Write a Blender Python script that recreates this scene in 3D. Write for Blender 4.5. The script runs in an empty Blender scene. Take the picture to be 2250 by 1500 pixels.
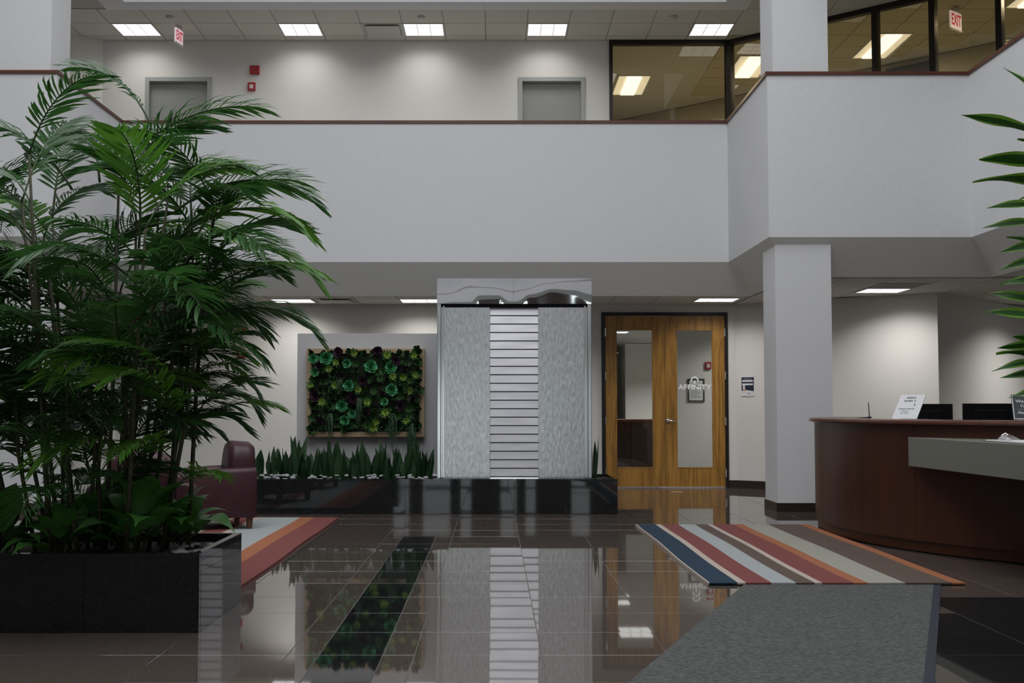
import bpy, math, random
from mathutils import Vector, Matrix, Euler
random.seed(7)
S = bpy.context.scene
C = S.collection
R = math.radians
PI = math.pi

# ------------------------------------------------------------------ camera
cam_d = bpy.data.cameras.new('camera')
cam = bpy.data.objects.new('camera', cam_d); C.objects.link(cam)
cam_d.sensor_width = 36.0
cam_d.lens = 2735.0 / 2250.0 * 36.0
cam_d.shift_x = 40.0 / 2250.0
cam_d.clip_end = 200
cam.location = (0, 0, 1.186)
cam.rotation_euler = (R(93.04), 0, 0)
S.camera = cam

# ------------------------------------------------------------------ world, daylight, exposure
W = bpy.data.worlds.new('world'); S.world = W
W.use_nodes = True
bg = W.node_tree.nodes['Background']
bg.inputs[0].default_value = (0.94, 0.965, 1.0, 1)
bg.inputs[1].default_value = 2.05

def area(name, loc, rot, sx, sy, power, col, spread=180):
    d = bpy.data.lights.new(name, 'AREA'); d.shape = 'RECTANGLE'
    d.size = sx; d.size_y = sy; d.energy = power; d.color = col; d.spread = R(spread)
    o = bpy.data.objects.new(name, d); C.objects.link(o)
    o.location = loc; o.rotation_euler = rot
    return o
SKYLIGHT_W = 385
area('skylight_daylight', (-0.9, 6.5, 9.45), (0, 0, 0), 7.9, 12.9, SKYLIGHT_W, (0.985, 0.99, 1.0))

S.view_settings.view_transform = 'Standard'
S.view_settings.look = 'None'
S.view_settings.exposure = 0.0
S.view_settings.gamma = 1.0
S.view_settings.use_curve_mapping = False
try:
    S.cycles.max_bounces = 10
    S.cycles.diffuse_bounces = 5
    S.cycles.glossy_bounces = 5
    S.cycles.transparent_max_bounces = 16
    S.cycles.caustics_reflective = True
    S.cycles.blur_glossy = 1.0
    S.cycles.caustics_refractive = False
    S.cycles.sample_clamp_indirect = 6.0
except Exception:
    pass

# ------------------------------------------------------------------ materials
def nt(m):
    return m.node_tree.nodes, m.node_tree.links
def mat(name, col, rough=0.6, metal=0.0, ior=1.45, spec=0.5, noise=None, bump=None, trans=0.0, emit=None):
    """noise = (scale, colour2, stretch xyz, detail); bump = (scale, strength, distance, stretch)"""
    m = bpy.data.materials.new(name); m.use_nodes = True
    n, l = nt(m)
    b = n['Principled BSDF']
    b.inputs['Base Color'].default_value = (*col, 1)
    b.inputs['Roughness'].default_value = rough
    b.inputs['Metallic'].default_value = metal
    b.inputs['IOR'].default_value = ior
    b.inputs['Specular IOR Level'].default_value = spec
    tc = None
    def coords(stretch):
        tc = n.new('ShaderNodeTexCoord'); mp = n.new('ShaderNodeMapping')
        mp.inputs['Scale'].default_value = stretch
        l.new(tc.outputs['Object'], mp.inputs['Vector'])
        return mp.outputs['Vector']
    if noise:
        sc, c2, st, det = noise
        t = n.new('ShaderNodeTexNoise'); t.inputs['Scale'].default_value = sc; t.inputs['Detail'].default_value = det
        l.new(coords(st), t.inputs['Vector'])
        r = n.new('ShaderNodeValToRGB')
        r.color_ramp.elements[0].position = 0.35; r.color_ramp.elements[1].position = 0.65
        r.color_ramp.elements[0].color = (*col, 1); r.color_ramp.elements[1].color = (*c2, 1)
        l.new(t.outputs['Fac'], r.inputs['Fac']); l.new(r.outputs['Color'], b.inputs['Base Color'])
    if bump:
        sc, stg, dist, st = bump
        t = n.new('ShaderNodeTexNoise'); t.inputs['Scale'].default_value = sc; t.inputs['Detail'].default_value = 2
        l.new(coords(st), t.inputs['Vector'])
        bp = n.new('ShaderNodeBump'); bp.inputs['Strength'].default_value = stg; bp.inputs['Distance'].default_value = dist
        l.new(t.outputs['Fac'], bp.inputs['Height']); l.new(bp.outputs['Normal'], b.inputs['Normal'])
    if trans:
        tr = n.new('ShaderNodeBsdfTranslucent'); tr.inputs['Color'].default_value = (col[0]*1.6, col[1]*1.6, col[2]*1.2, 1)
        mx = n.new('ShaderNodeMixShader'); mx.inputs[0].default_value = trans
        l.new(b.outputs[0], mx.inputs[1]); l.new(tr.outputs[0], mx.inputs[2])
        l.new(mx.outputs[0], n['Material Output'].inputs['Surface'])
    if emit:
        b.inputs['Emission Color'].default_value = (*emit[0], 1); b.inputs['Emission Strength'].default_value = emit[1]
    return m
def glass(name, tint=(0.9, 0.93, 0.92), refl=1.5):
    m = bpy.data.materials.new(name); m.use_nodes = True
    n, l = nt(m); n.remove(n['Principled BSDF'])
    t = n.new('ShaderNodeBsdfTransparent'); t.inputs['Color'].default_value = (*tint, 1)
    g = n.new('ShaderNodeBsdfGlossy'); g.inputs['Roughness'].default_value = 0.0; g.inputs['Color'].default_value = (0.95, 0.95, 0.95, 1)
    f = n.new('ShaderNodeFresnel'); f.inputs['IOR'].default_value = refl
    mx = n.new('ShaderNodeMixShader')
    l.new(f.outputs[0], mx.inputs[0]); l.new(t.outputs[0], mx.inputs[1]); l.new(g.outputs[0], mx.inputs[2])
    l.new(mx.outputs[0], n['Material Output'].inputs['Surface'])
    return m
ONE = (1, 1, 1)
M = {}
M['white'] = mat('painted_white_plaster', (0.72, 0.725, 0.735), 0.85, noise=(60, (0.67, 0.675, 0.69), ONE, 3), bump=(120, 0.25, 0.004, ONE))
M['wall'] = mat('off_white_wall_paint', (0.67, 0.66, 0.63), 0.8, bump=(200, 0.1, 0.002, ONE))
M['soffit'] = mat('grey_soffit_paint', (0.76, 0.76, 0.73), 0.85)
M['backing'] = mat('shaded_grey_panel_paint', (0.47, 0.47, 0.48), 0.8)  # grey darkened to carry the shade of a less lit panel
M['actile'] = mat('ceiling_tile', (0.58, 0.57, 0.52), 0.95, noise=(90, (0.54, 0.53, 0.48), ONE, 4), bump=(300, 0.3, 0.002, ONE))
M['tbar'] = mat('ceiling_grid_metal', (0.42, 0.41, 0.38), 0.6)
M['granite'] = mat('polished_brown_granite', (0.105, 0.084, 0.072), 0.025, ior=1.8, noise=(55, (0.090, 0.072, 0.062), ONE, 6))
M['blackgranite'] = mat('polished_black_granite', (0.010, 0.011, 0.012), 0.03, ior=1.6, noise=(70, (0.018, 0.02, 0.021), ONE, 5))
M['grout'] = mat('grout', (0.24, 0.23, 0.21), 0.7)
M['cherry'] = mat('dark_cherry_wood', (0.052, 0.0145, 0.0055), 0.35, noise=(9, (0.038, 0.0105, 0.004), (1, 1, 0.08), 5))
M['cherrytop'] = mat('cherry_counter_edge', (0.115, 0.038, 0.022), 0.22, noise=(9, (0.085, 0.028, 0.016), (1, 1, 0.2), 5))
M['coping'] = mat('red_brown_wood_rail', (0.13, 0.045, 0.030), 0.35, noise=(6, (0.10, 0.033, 0.023), (0.3, 0.3, 3), 4))
M['basewood'] = mat('dark_brown_baseboard', (0.030, 0.016, 0.013), 0.4)
M['steel'] = mat('brushed_steel', (0.93, 0.94, 0.95), 0.25, 1.0, noise=(42, (0.70, 0.72, 0.73), (1, 1, 0.35), 8), bump=(36, 0.28, 0.004, (1, 1, 0.35)))
M['steelslat'] = mat('satin_steel_slat', (0.76, 0.76, 0.79), 0.42, 1.0, noise=(8, (0.64, 0.64, 0.67), (0.3, 1, 2), 4))
M['mirror'] = mat('polished_steel', (0.88, 0.88, 0.91), 0.04, 1.0)
M['steelframe'] = mat('steel_frame', (0.82, 0.84, 0.85), 0.16, 1.0)
M['steelshelf'] = mat('matte_steel_shelf', (0.30, 0.305, 0.265), 0.40, 0.7)
M['darkgap'] = mat('dark_recess', (0.012, 0.012, 0.013), 0.8)
M['black'] = mat('black_metal', (0.010, 0.009, 0.009), 0.4)
M['bronze'] = mat('dark_bronze_frame', (0.022, 0.017, 0.013), 0.35, 0.4)
M['chrome'] = mat('satin_chrome', (0.75, 0.75, 0.76), 0.2, 1.0)
M['doorgrey'] = mat('grey_door_paint', (0.27, 0.28, 0.26), 0.5)
M['framegrey'] = mat('grey_door_frame_paint', (0.33, 0.35, 0.34), 0.45)
M['red'] = mat('red_alarm_plastic', (0.33, 0.018, 0.022), 0.4)
M['whiteplastic'] = mat('white_plastic', (0.75, 0.75, 0.76), 0.4)
M['greyplastic'] = mat('grey_plastic', (0.5, 0.5, 0.47), 0.5)
M['blackplastic'] = mat('black_plastic', (0.005, 0.005, 0.006), 0.7, spec=0.2)
M['leather'] = mat('burgundy_leather', (0.050, 0.012, 0.020), 0.42, noise=(14, (0.037, 0.009, 0.015), ONE, 3), bump=(180, 0.2, 0.003, ONE))
M['legwood'] = mat('chair_leg_wood', (0.10, 0.040, 0.020), 0.4)
M['framewood'] = mat('maple_frame_wood', (0.42, 0.31, 0.19), 0.5, noise=(5, (0.36, 0.26, 0.155), (0.5, 4, 4), 4))
M['soil'] = mat('dark_soil', (0.018, 0.014, 0.011), 0.95, noise=(60, (0.03, 0.022, 0.016), ONE, 4))
M['pebble'] = mat('pale_pebble', (0.42, 0.43, 0.44), 0.6, noise=(20, (0.30, 0.31, 0.32), ONE, 3))
M['matgrey'] = mat('grey_mat_pile', (0.105, 0.11, 0.105), 0.95, noise=(45, (0.050, 0.054, 0.052), ONE, 8), bump=(500, 0.5, 0.003, ONE))
M['matedge'] = mat('dark_mat_binding', (0.02, 0.022, 0.035), 0.7)
M['leaf'] = mat('palm_leaf', (0.038, 0.112, 0.030), 0.36, trans=0.25)
M['leafbright'] = mat('palm_leaf_bright', (0.085, 0.22, 0.030), 0.45, trans=0.3)
M['stem'] = mat('palm_stem', (0.050, 0.085, 0.030), 0.5)
M['cane'] = mat('palm_cane', (0.055, 0.060, 0.030), 0.6, noise=(12, (0.085, 0.075, 0.045), (1, 1, 3), 3))
M['lilyleaf'] = mat('broad_leaf', (0.070, 0.215, 0.042), 0.4, trans=0.2)
M['drac'] = mat('strap_leaf_green', (0.014, 0.060, 0.010), 0.4, noise=(20, (0.026, 0.100, 0.014), (1, 6, 1), 3), trans=0.12)
M['dracedge'] = mat('strap_leaf_lime', (0.13, 0.27, 0.030), 0.4, trans=0.15)
M['snake'] = mat('snake_plant_leaf', (0.010, 0.038, 0.013), 0.45, noise=(14, (0.024, 0.062, 0.021), (1, 1, 3), 3))
M['pot'] = mat('dark_pot', (0.02, 0.02, 0.022), 0.4)
M['s_cab'] = mat('succulent_jade', (0.045, 0.25, 0.085), 0.5)
M['s_star'] = mat('succulent_lime', (0.22, 0.34, 0.055), 0.5)
M['s_dark'] = mat('succulent_dark_green', (0.016, 0.050, 0.014), 0.55)
M['s_mid'] = mat('succulent_green', (0.040, 0.115, 0.026), 0.55)
M['s_purple'] = mat('succulent_purple', (0.032, 0.009, 0.024), 0.55)
M['s_mint'] = mat('succulent_mint', (0.14, 0.42, 0.25), 0.5)
M['s_trail'] = mat('succulent_grey_green', (0.050, 0.105, 0.050), 0.6)
M['moss'] = mat('moss_backing', (0.012, 0.022, 0.010), 0.95, noise=(40, (0.02, 0.035, 0.014), ONE, 4))
M['paper'] = mat('white_paper', (0.70, 0.70, 0.72), 0.7)
M['inkgrey'] = mat('grey_ink', (0.22, 0.23, 0.25), 0.8)
M['navy'] = mat('navy_print', (0.012, 0.017, 0.045), 0.6)
M['tan'] = mat('tan_print', (0.45, 0.25, 0.12), 0.6)
M['etch'] = mat('etched_lettering', (0.9, 0.9, 0.92), 0.8)
M['etchthin'] = mat('etched_small_lettering', (0.46, 0.46, 0.46), 0.8)
M['signwhite'] = mat('sign_white_print', (0.62, 0.66, 0.66), 0.5)
M['signblack'] = mat('sign_black', (0.035, 0.040, 0.045), 0.4)
M['diffuser'] = mat('lit_diffuser', (0.8, 0.8, 0.8), 0.5, emit=((1.0, 0.98, 0.97), 1.25))
M['warmdiffuser'] = mat('warm_lit_diffuser', (0.8, 0.78, 0.7), 0.5, emit=((1.0, 0.86, 0.66), 0.8))
M['warmtube'] = mat('warm_lit_basket', (0.8, 0.8, 0.7), 0.5, emit=((1.0, 0.95, 0.82), 2.2))
M['exitface'] = mat('exit_face_lit', (0.8, 0.7, 0.72), 0.5, emit=((1.0, 0.80, 0.84), 0.45))
M['exitred'] = mat('exit_red_lit', (0.5, 0.02, 0.06), 0.5, emit=((0.75, 0.02, 0.07), 0.35))
M['glass'] = glass('clear_glass')
M['glassup'] = glass('upper_glass', (0.80, 0.78, 0.70), 1.6)
M['acrylic'] = glass('clear_acrylic')
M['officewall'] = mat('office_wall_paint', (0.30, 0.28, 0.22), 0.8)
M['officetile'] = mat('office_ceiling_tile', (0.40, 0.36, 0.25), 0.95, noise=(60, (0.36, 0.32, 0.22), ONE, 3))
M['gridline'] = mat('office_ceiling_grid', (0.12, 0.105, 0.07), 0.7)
for k, c in dict(navyblue=(0.012, 0.035, 0.065), cream=(0.50, 0.42, 0.36), brick=(0.20, 0.058, 0.052), pale=(0.37, 0.40, 0.40),
                 brown=(0.115, 0.080, 0.064), orange=(0.36, 0.130, 0.060), beige=(0.35, 0.34, 0.29)).items():
    M['rug_' + k] = mat('rug_' + k, c, 0.95, noise=(300, tuple(v * 0.78 for v in c), ONE, 2), bump=(700, 0.4, 0.002, ONE))
def oak():
    m = bpy.data.materials.new('oak_veneer'); m.use_nodes = True
    n, l = nt(m); b = n['Principled BSDF']; b.inputs['Roughness'].default_value = 0.38
    tc = n.new('ShaderNodeTexCoord'); mp = n.new('ShaderNodeMapping'); mp.inputs['Scale'].default_value = (9, 9, 0.55)
    t = n.new('ShaderNodeTexNoise'); t.inputs['Scale'].default_value = 2.4; t.inputs['Detail'].default_value = 6; t.inputs['Distortion'].default_value = 1.2
    r = n.new('ShaderNodeValToRGB')
    r.color_ramp.elements[0].position = 0.38; r.color_ramp.elements[1].position = 0.6
    r.color_ramp.elements[0].color = (0.215, 0.102, 0.018, 1); r.color_ramp.elements[1].color = (0.385, 0.195, 0.036, 1)
    l.new(tc.outputs['Object'], mp.inputs['Vector']); l.new(mp.outputs['Vector'], t.inputs['Vector'])
    l.new(t.outputs['Fac'], r.inputs['Fac']); l.new(r.outputs['Color'], b.inputs['Base Color'])
    return m
M['oak'] = oak()

# ------------------------------------------------------------------ mesh helpers
class MB:
    def __init__(s): s.v = []; s.f = []; s.m = []
    def poly(s, pts, m=0):
        i = len(s.v); s.v += [tuple(p) for p in pts]; s.f.append(tuple(range(i, i + len(pts)))); s.m.append(m); return s
    def box(s, a, b, m=0):
        x0, y0, z0 = a; x1, y1, z1 = b
        i = len(s.v)
        s.v += [(x0,y0,z0),(x1,y0,z0),(x1,y1,z0),(x0,y1,z0),(x0,y0,z1),(x1,y0,z1),(x1,y1,z1),(x0,y1,z1)]
        for q in ((3,2,1,0),(4,5,6,7),(0,1,5,4),(1,2,6,5),(2,3,7,6),(3,0,4,7)):
            s.f.append(tuple(i + k for k in q)); s.m.append(m)
        return s
    def prism(s, plan, z0, z1, m=0):
        n = len(plan); i = len(s.v)
        ar = sum(plan[k][0]*plan[(k+1)%n][1]-plan[(k+1)%n][0]*plan[k][1] for k in range(n))
        if ar < 0: plan = plan[::-1]
        s.v += [(p[0], p[1], z0) for p in plan] + [(p[0], p[1], z1) for p in plan]
        s.f.append(tuple(i + k for k in range(n))[::-1]); s.m.append(m)
        s.f.append(tuple(i + n + k for k in range(n))); s.m.append(m)
        for k in range(n):
            s.f.append((i+k, i+(k+1)%n, i+n+(k+1)%n, i+n+k)); s.m.append(m)
        return s
    def rings(s, rings, closed=True, cap=False, m=0):
        i = len(s.v); n = len(rings[0])
        for r in rings: s.v += [tuple(p) for p in r]
        for a in range(len(rings) - 1):
            for k in range(n if closed else n - 1):
                k2 = (k + 1) % n
                s.f.append((i+a*n+k, i+a*n+k2, i+(a+1)*n+k2, i+(a+1)*n+k)); s.m.append(m)
        if cap:
            s.f.append(tuple(i + k for k in range(n))[::-1]); s.m.append(m)
            s.f.append(tuple(i + (len(rings)-1)*n + k for k in range(n))); s.m.append(m)
        return s
    def tube(s, pts, rad, n=6, m=0, cap=True):
        pts = [Vector(p) for p in pts]
        if not isinstance(rad, (list, tuple)): rad = [rad] * len(pts)
        rg = []
        for i, p in enumerate(pts):
            t = (pts[min(i+1, len(pts)-1)] - pts[max(i-1, 0)]).normalized()
            u = t.cross(Vector((0, 0, 1)));  u = u if u.length > 1e-3 else t.cross(Vector((1, 0, 0)))
            u.normalize(); w = t.cross(u)
            rg.append([p + (u*math.cos(2*PI*k/n) + w*math.sin(2*PI*k/n))*rad[i] for k in range(n)])
        return s.rings(rg, True, cap, m)
    def strip(s, rows, m=0):
        return s.rings(rows, False, False, m)
    def mesh(s, name, mats, off=(0, 0, 0), smooth=False):
        me = bpy.data.meshes.new(name)
        me.from_pydata([(v[0]-off[0], v[1]-off[1], v[2]-off[2]) for v in s.v], [], s.f)
        for mm in mats: me.materials.append(mm)
        me.polygons.foreach_set('material_index', s.m)
        if smooth: me.polygons.foreach_set('use_smooth', [True]*len(s.f))
        me.validate(); me.update()
        return me
    def build(s, name, mats, parent=None, smooth=False, at=None):
        """at: object origin in world space (no parent). With a parent the mesh is given in world space and moved into the parent's frame."""
        if not isinstance(mats, (list, tuple)): mats = [mats]
        off = wloc(parent) if parent else (at or (0, 0, 0))
        o = bpy.data.objects.new(name, s.mesh(name, mats, off, smooth)); C.objects.link(o)
        if parent: o.parent = parent
        elif at: o.location = at
        return o
def wloc(o):
    p = Vector((0, 0, 0))
    while o: p += o.location; o = o.parent
    return p
def bevel(o, w, seg=2):
    b = o.modifiers.new('bevel', 'BEVEL'); b.width = w; b.segments = seg; b.limit_method = 'ANGLE'
    return o
def tag(o, label=None, cat=None, group=None, kind=None):
    if label: o['label'] = label
    if cat: o['category'] = cat
    if group: o['group'] = group
    if kind: o['kind'] = kind
    return o
def thing(name, label, cat, loc=(0, 0, 0), group=None, kind=None):
    o = bpy.data.objects.new(name, None); C.objects.link(o); o.location = loc; o.empty_display_size = 0.1
    return tag(o, label, cat, group, kind)
def struct(o, label=None): return tag(o, label, None, None, 'structure')
def inst(me, name, parent, loc, rot=(0, 0, 0), sc=(1, 1, 1)):
    o = bpy.data.objects.new(name, me); C.objects.link(o); o.parent = parent
    o.location = loc; o.rotation_euler = rot; o.scale = sc if isinstance(sc, (tuple, list)) else (sc, sc, sc)
    return o
def copy_tree(o, parent=None):
    c = o.copy(); C.objects.link(c); c.parent = parent
    for ch in list(o.children): copy_tree(ch, c)
    return c
def text(name, body, size, loc, rot, m, parent=None, sx=1.0, align='CENTER', ext=0.001, shear=0.0, bold=0.018):
    cu = bpy.data.curves.new(name, 'FONT'); cu.body = body; cu.size = size; cu.align_x = align; cu.align_y = 'CENTER'
    cu.extrude = ext; cu.shear = shear; cu.materials.append(m); cu.resolution_u = 3
    cu.offset = size*bold
    tmp = bpy.data.objects.new(name, cu); C.objects.link(tmp)
    me = bpy.data.meshes.new_from_object(tmp.evaluated_get(bpy.context.evaluated_depsgraph_get()))
    me.name = name; bpy.data.objects.remove(tmp)
    if not me.materials: me.materials.append(m)
    o = bpy.data.objects.new(name, me); C.objects.link(o)
    if parent: o.parent = parent
    o.location = Vector(loc); o.rotation_euler = rot; o.scale = (sx, 1, 1)
    return o

# ------------------------------------------------------------------ key dimensions
YW = 18.485          # far wall
ZC = 2.721           # ground floor ceiling
ZF = 4.0             # upper floor
ZU = 6.706           # upper ceiling
ZO = 3.141           # foot of the balcony walls
ZT = 5.062           # rail top
PATH = [(-7.4, -5), (-7.4, 14.15), (-5.03, 14.15), (-5.03, 16.664), (3.16, 16.664), (3.16, 14.212), (5.49, 14.212), (5.49, -5)]
def off(d):
    return [(-7.4-d, -5), (-7.4-d, 14.15+d), (-5.03-d, 14.15+d), (-5.03-d, 16.664+d), (3.16+d, 16.664+d), (3.16+d, 14.212+d), (5.49+d, 14.212+d), (5.49+d, -5)]
def band(d0, z0, d1, z1, mb=None, m=0):
    mb = mb or MB(); a = off(d0); b = off(d1)
    for k in range(7):
        mb.poly([(*a[k], z0), (*a[k+1], z0), (*b[k+1], z1), (*b[k], z1)], m)
    return mb
def solid_band(d0, d1, z0, z1):
    mb = MB(); band(d0, z0, d1, z0, mb); band(d0, z1, d1, z1, mb); band(d0, z0, d0, z1, mb); band(d1, z0, d1, z1, mb)
    for k in (0, 7):
        a = off(d0)[k]; b = off(d1)[k]
        mb.poly([(*a, z0), (*b, z0), (*b, z1), (*a, z1)])
    return mb
def around(mb, d, z0, z1, ymax=24.0, xm=11.0):
    """slab pieces round the atrium opening grown by d"""
    mb.box((-xm, 16.664+d, z0), (xm, ymax, z1))
    mb.box((-xm, 14.15+d, z0), (-5.03-d, 16.664+d, z1)); mb.box((3.16+d, 14.212+d, z0), (xm, 16.664+d, z1))
    mb.box((-xm, -5, z0), (-7.4-d, 14.15+d, z1)); mb.box((5.49+d, -5, z0), (xm, 14.212+d, z1))
    return mb

# ------------------------------------------------------------------ floor: grout bed, tiles, inlay
T = 0.61
floor = struct(MB().box((-11, -5, -0.2), (11, 36, -0.006)).build('floor', M['grout']), 'polished brown granite tile floor with a black inlay strip and black tiles')
tile_me = {}
def tile_mesh(w, d, black):
    k = (round(w, 3), round(d, 3), black)
    if k not in tile_me:
        g = 0.0018; b = 0.0012
        x, y = w/2 - g, d/2 - g
        mb = MB(); mb.rings([[(-x,-y,-0.006),(x,-y,-0.006),(x,y,-0.006),(-x,y,-0.006)],
                             [(-x,-y,-b),(x,-y,-b),(x,y,-b),(-x,y,-b)],
                             [(-x+b,-y+b,0),(x-b,-y+b,0),(x-b,y-b,0),(-x+b,y-b,0)]])
        mb.poly([(-x+b,-y+b,0),(x-b,-y+b,0),(x-b,y-b,0),(-x+b,y-b,0)])
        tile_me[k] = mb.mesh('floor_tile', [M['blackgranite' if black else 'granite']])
    return tile_me[k]
def in_view(x, y, mrg=0.35):
    if y < 5.0: return False
    k = 2735 / (y * 0.9986)
    return 1085 + k*(x+mrg) > 0 and 1085 + k*(x-mrg) < 2250
X0, Y0 = -0.381, 13.979
cells = []
for i in range(-14, 14):
    for j in range(-9, 16):
        x0 = X0 + i*T; y0 = Y0 - j*T - T
        xc, yc = x0 + T/2, y0 + T/2
        if i == -1 and yc < 11.5:
            q = T/4
            cells += [(x0+q/2, yc, q, T, False), (x0+2*q, yc, 2*q, T, True), (x0+3.5*q, yc, q, T, False)]
        else:
            black = (xc > 2.7 and yc < 7.6) or (xc > 2.3 and yc < 7.0)  # tiles in the near right corner are black
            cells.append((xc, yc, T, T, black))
def hidden(x, y):
    return (x < -1.75 and 6.75 < y < 7.65) or (14.0 < y < 15.0 and -3.2 < x < 1.35) or (math.hypot(x-6.55, y-11.75) < 3.1) or \
           (-3.4 < x < -1.75 and 8.3 < y < 13.2) or (1.6 < x < 3.0 and 8.6 < y < 12.4) or (y > 15 and x < -0.8) or (x < -5) or (y > 18.6) or (x > 3.6 and y > 13.5)
show = sorted([c for c in cells if in_view(c[0], c[1]) and not hidden(c[0], c[1])], key=lambda c: c[1])
rest = MB()
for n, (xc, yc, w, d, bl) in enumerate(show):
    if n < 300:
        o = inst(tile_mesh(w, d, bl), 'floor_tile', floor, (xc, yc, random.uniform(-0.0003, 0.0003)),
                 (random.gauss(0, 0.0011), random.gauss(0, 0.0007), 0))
keep = set(id(c) for c in show[:300])
for c in cells:
    if id(c) in keep or not (-5 < c[1] < 19): continue
    xc, yc, w, d, bl = c; g = 0.0018
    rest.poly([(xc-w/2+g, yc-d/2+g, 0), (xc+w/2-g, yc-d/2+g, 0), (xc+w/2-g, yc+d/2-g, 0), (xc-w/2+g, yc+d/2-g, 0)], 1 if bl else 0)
rest.box((-11, -5, -0.006), (11, Y0-16*T, 0)); rest.box((-11, 19.47, -0.006), (11, 36, 0))
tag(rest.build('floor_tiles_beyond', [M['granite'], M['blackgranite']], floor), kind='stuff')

# ------------------------------------------------------------------ walls
def vwall(p, q, z0, z1, name, m, label=None, th=0.12, parent=None):
    p, q = Vector((*p, 0)), Vector((*q, 0)); d = (q - p).normalized(); nrm = Vector((-d.y, d.x, 0)) * th
    plan = [(p.x, p.y), (q.x, q.y), (q.x+nrm.x, q.y+nrm.y), (p.x+nrm.x, p.y+nrm.y)]
    o = MB().prism(plan, z0, z1).build(name, m, parent)
    return struct(o, label) if not parent else o
DX0, DX1 = 1.60, 3.475     # double door opening
mb = MB()
mb.box((-5.6, YW, 0), (DX0, YW+0.14, ZC)); mb.box((DX1, YW, 0), (3.62, YW+0.14, ZC)); mb.box((DX0, YW, 2.60), (DX1, YW+0.14, ZC))
struct(mb.build('wall_back', M['wall']), 'off white ground floor wall behind fountain and oak doors')
vwall((3.60, YW), (5.94, 16.62), 0, ZC, 'wall_right', M['wall'], 'angled off white wall behind reception desk')
vwall((5.94, 16.62), (8.4, 19.3), 0, ZC, 'wall_right_return', M['wall'], 'shaded wall receding beyond the corner behind the desk')
vwall((-8.3, 16.4), (-5.6, YW), 0, ZC, 'wall_left', M['wall'], 'angled off white wall behind the palm')
MBu = MB()
for xa, xb in ((-5.883, -5.237), (-4.244, 0.37), (1.369, 1.735)): MBu.box((xa, YW, ZF), (xb, YW+0.14, ZU))
for xa, xb in ((-5.237, -4.244), (0.37, 1.369)): MBu.box((xa, YW, 6.144), (xb, YW+0.14, ZU))
struct(MBu.build('wall_upper', M['wall']), 'off white upper corridor wall above the balcony')
vwall((-8.5, 16.2), (-5.883, YW), ZF, ZU, 'wall_upper_left', M['wall'], 'angled upper corridor wall in the upper left corner')
# outer shell of the atrium
struct(MB().box((-11.2, -5, 0), (-11, 24, 9.6)).build('wall_outer_left', M['white']), 'plain white outer wall beyond the palm side')
struct(MB().box((11, -5, 0), (11.2, 24, 9.6)).build('wall_outer_right', M['white']), 'plain white outer wall beyond the desk side')
mb = MB(); mb.box((-11.2, -5.2, 3.25), (11.2, -5, 9.6))
struct(mb.build('wall_front', M['white']), 'white upper wall above the entrance side')
WIN = [(-2.65, -2.23), (-1.87, -1.15), (-0.88, -0.60), (0.18, 0.60), (0.84, 1.10), (2.05, 2.53), (8.0, 10.2), (-10.4, -8.4)]
edges = sorted(WIN); xs = [-11.2] + [v for w in edges for v in w] + [11.2]
mb = MB()
for k in range(0, len(xs), 2): mb.box((xs[k], -5.2, 0), (xs[k+1], -5, 2.3))
struct(MB().box((-11.2, -5.2, 2.3), (11.2, -5, 3.25)).build('trim_front_soffit', M['doorgrey']), 'grey band below the entrance side wall')
struct(MB().box((-11, -5, 5.03), (11, -4.94, 5.10)).build('trim_front_rail', M['coping']), 'wooden rail on the entrance side wall')
struct(mb.build('wall_front_lower', M['basewood']), 'dark panelled lower entrance wall')
for k, (xa, xb) in enumerate(edges):
    wd = thing('window_%d' % (k+11), 'tall narrow window in the entrance side wall', None, ((xa+xb)/2, -5.1, 0), 'entrance side windows', 'structure')
    for z in (0.0, 0.9, 1.6, 2.22): MB().box((xa, -5.15, z), (xb, -5.05, z+0.08)).build('transom', M['bronze'], wd)
    MB().box((xa, -5.105, 0.08), (xb, -5.095, 2.22)).build('pane', M['glass'], wd)
# roof with skylight opening
mb = MB(); mb.box((-11.2, -5.2, 9.6), (-4.9, 24, 9.8)); mb.box((3.1, -5.2, 9.6), (11.2, 24, 9.8)); mb.box((-4.9, -5.2, 9.6), (3.1, 0, 9.8)); mb.box((-4.9, 13, 9.6), (3.1, 24, 9.8))
struct(mb.build('ceiling_roof', M['white']), 'white roof round the atrium skylight')
mb = MB(); mb.box((-11.2, 23.9, 0), (11.2, 24.1, 9.6))
struct(MB().box((-11.2, 23.9, ZF), (11.2, 24.1, 9.6)).build('wall_far', M['wall']), 'far outer wall behind the upper offices')

# balcony walls, rail, soffit, slabs, ceilings
struct(solid_band(0, 0.16, ZO, ZT-0.036).build('wall_balcony', M['white']), 'stepped white balcony wall around the atrium')
cop = solid_band(-0.022, 0.19, ZT-0.038, ZT).build('trim_rail', M['coping']); struct(cop, 'thin red brown wooden rail cap along balcony wall')
sof = band(0, ZO, 0.372, ZC-0.004); struct(sof.build('ceiling_soffit', M['soffit']), 'sloping grey soffit under the balcony')
struct(around(MB(), 0.16, ZF-0.2, ZF, 24).build('floor_upper', M['soffit']), 'upper corridor floor slab')
struct(around(MB(), 0.372, ZC+0.012, ZC+0.05, 36).build('ceiling_lower', M['tbar']), 'ground floor suspended tile ceiling')
low = bpy.data.objects['ceiling_lower']
struct(around(MB(), 0.34, ZU+0.012, ZU+0.06, 24).build('ceiling_upper', M['tbar']), 'upper corridor suspended tile ceiling')
upc = bpy.data.objects['ceiling_upper']
struct(solid_band(0, 0.34, ZU-0.012, ZU+0.06).build('trim_upper_soffit', M['white']), 'painted border strip of the upper corridor ceiling')
struct(solid_band(0, 0.12, ZU+0.06, 9.6).build('wall_clerestory', M['white']), 'white upper wall above the corridor opening')

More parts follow.
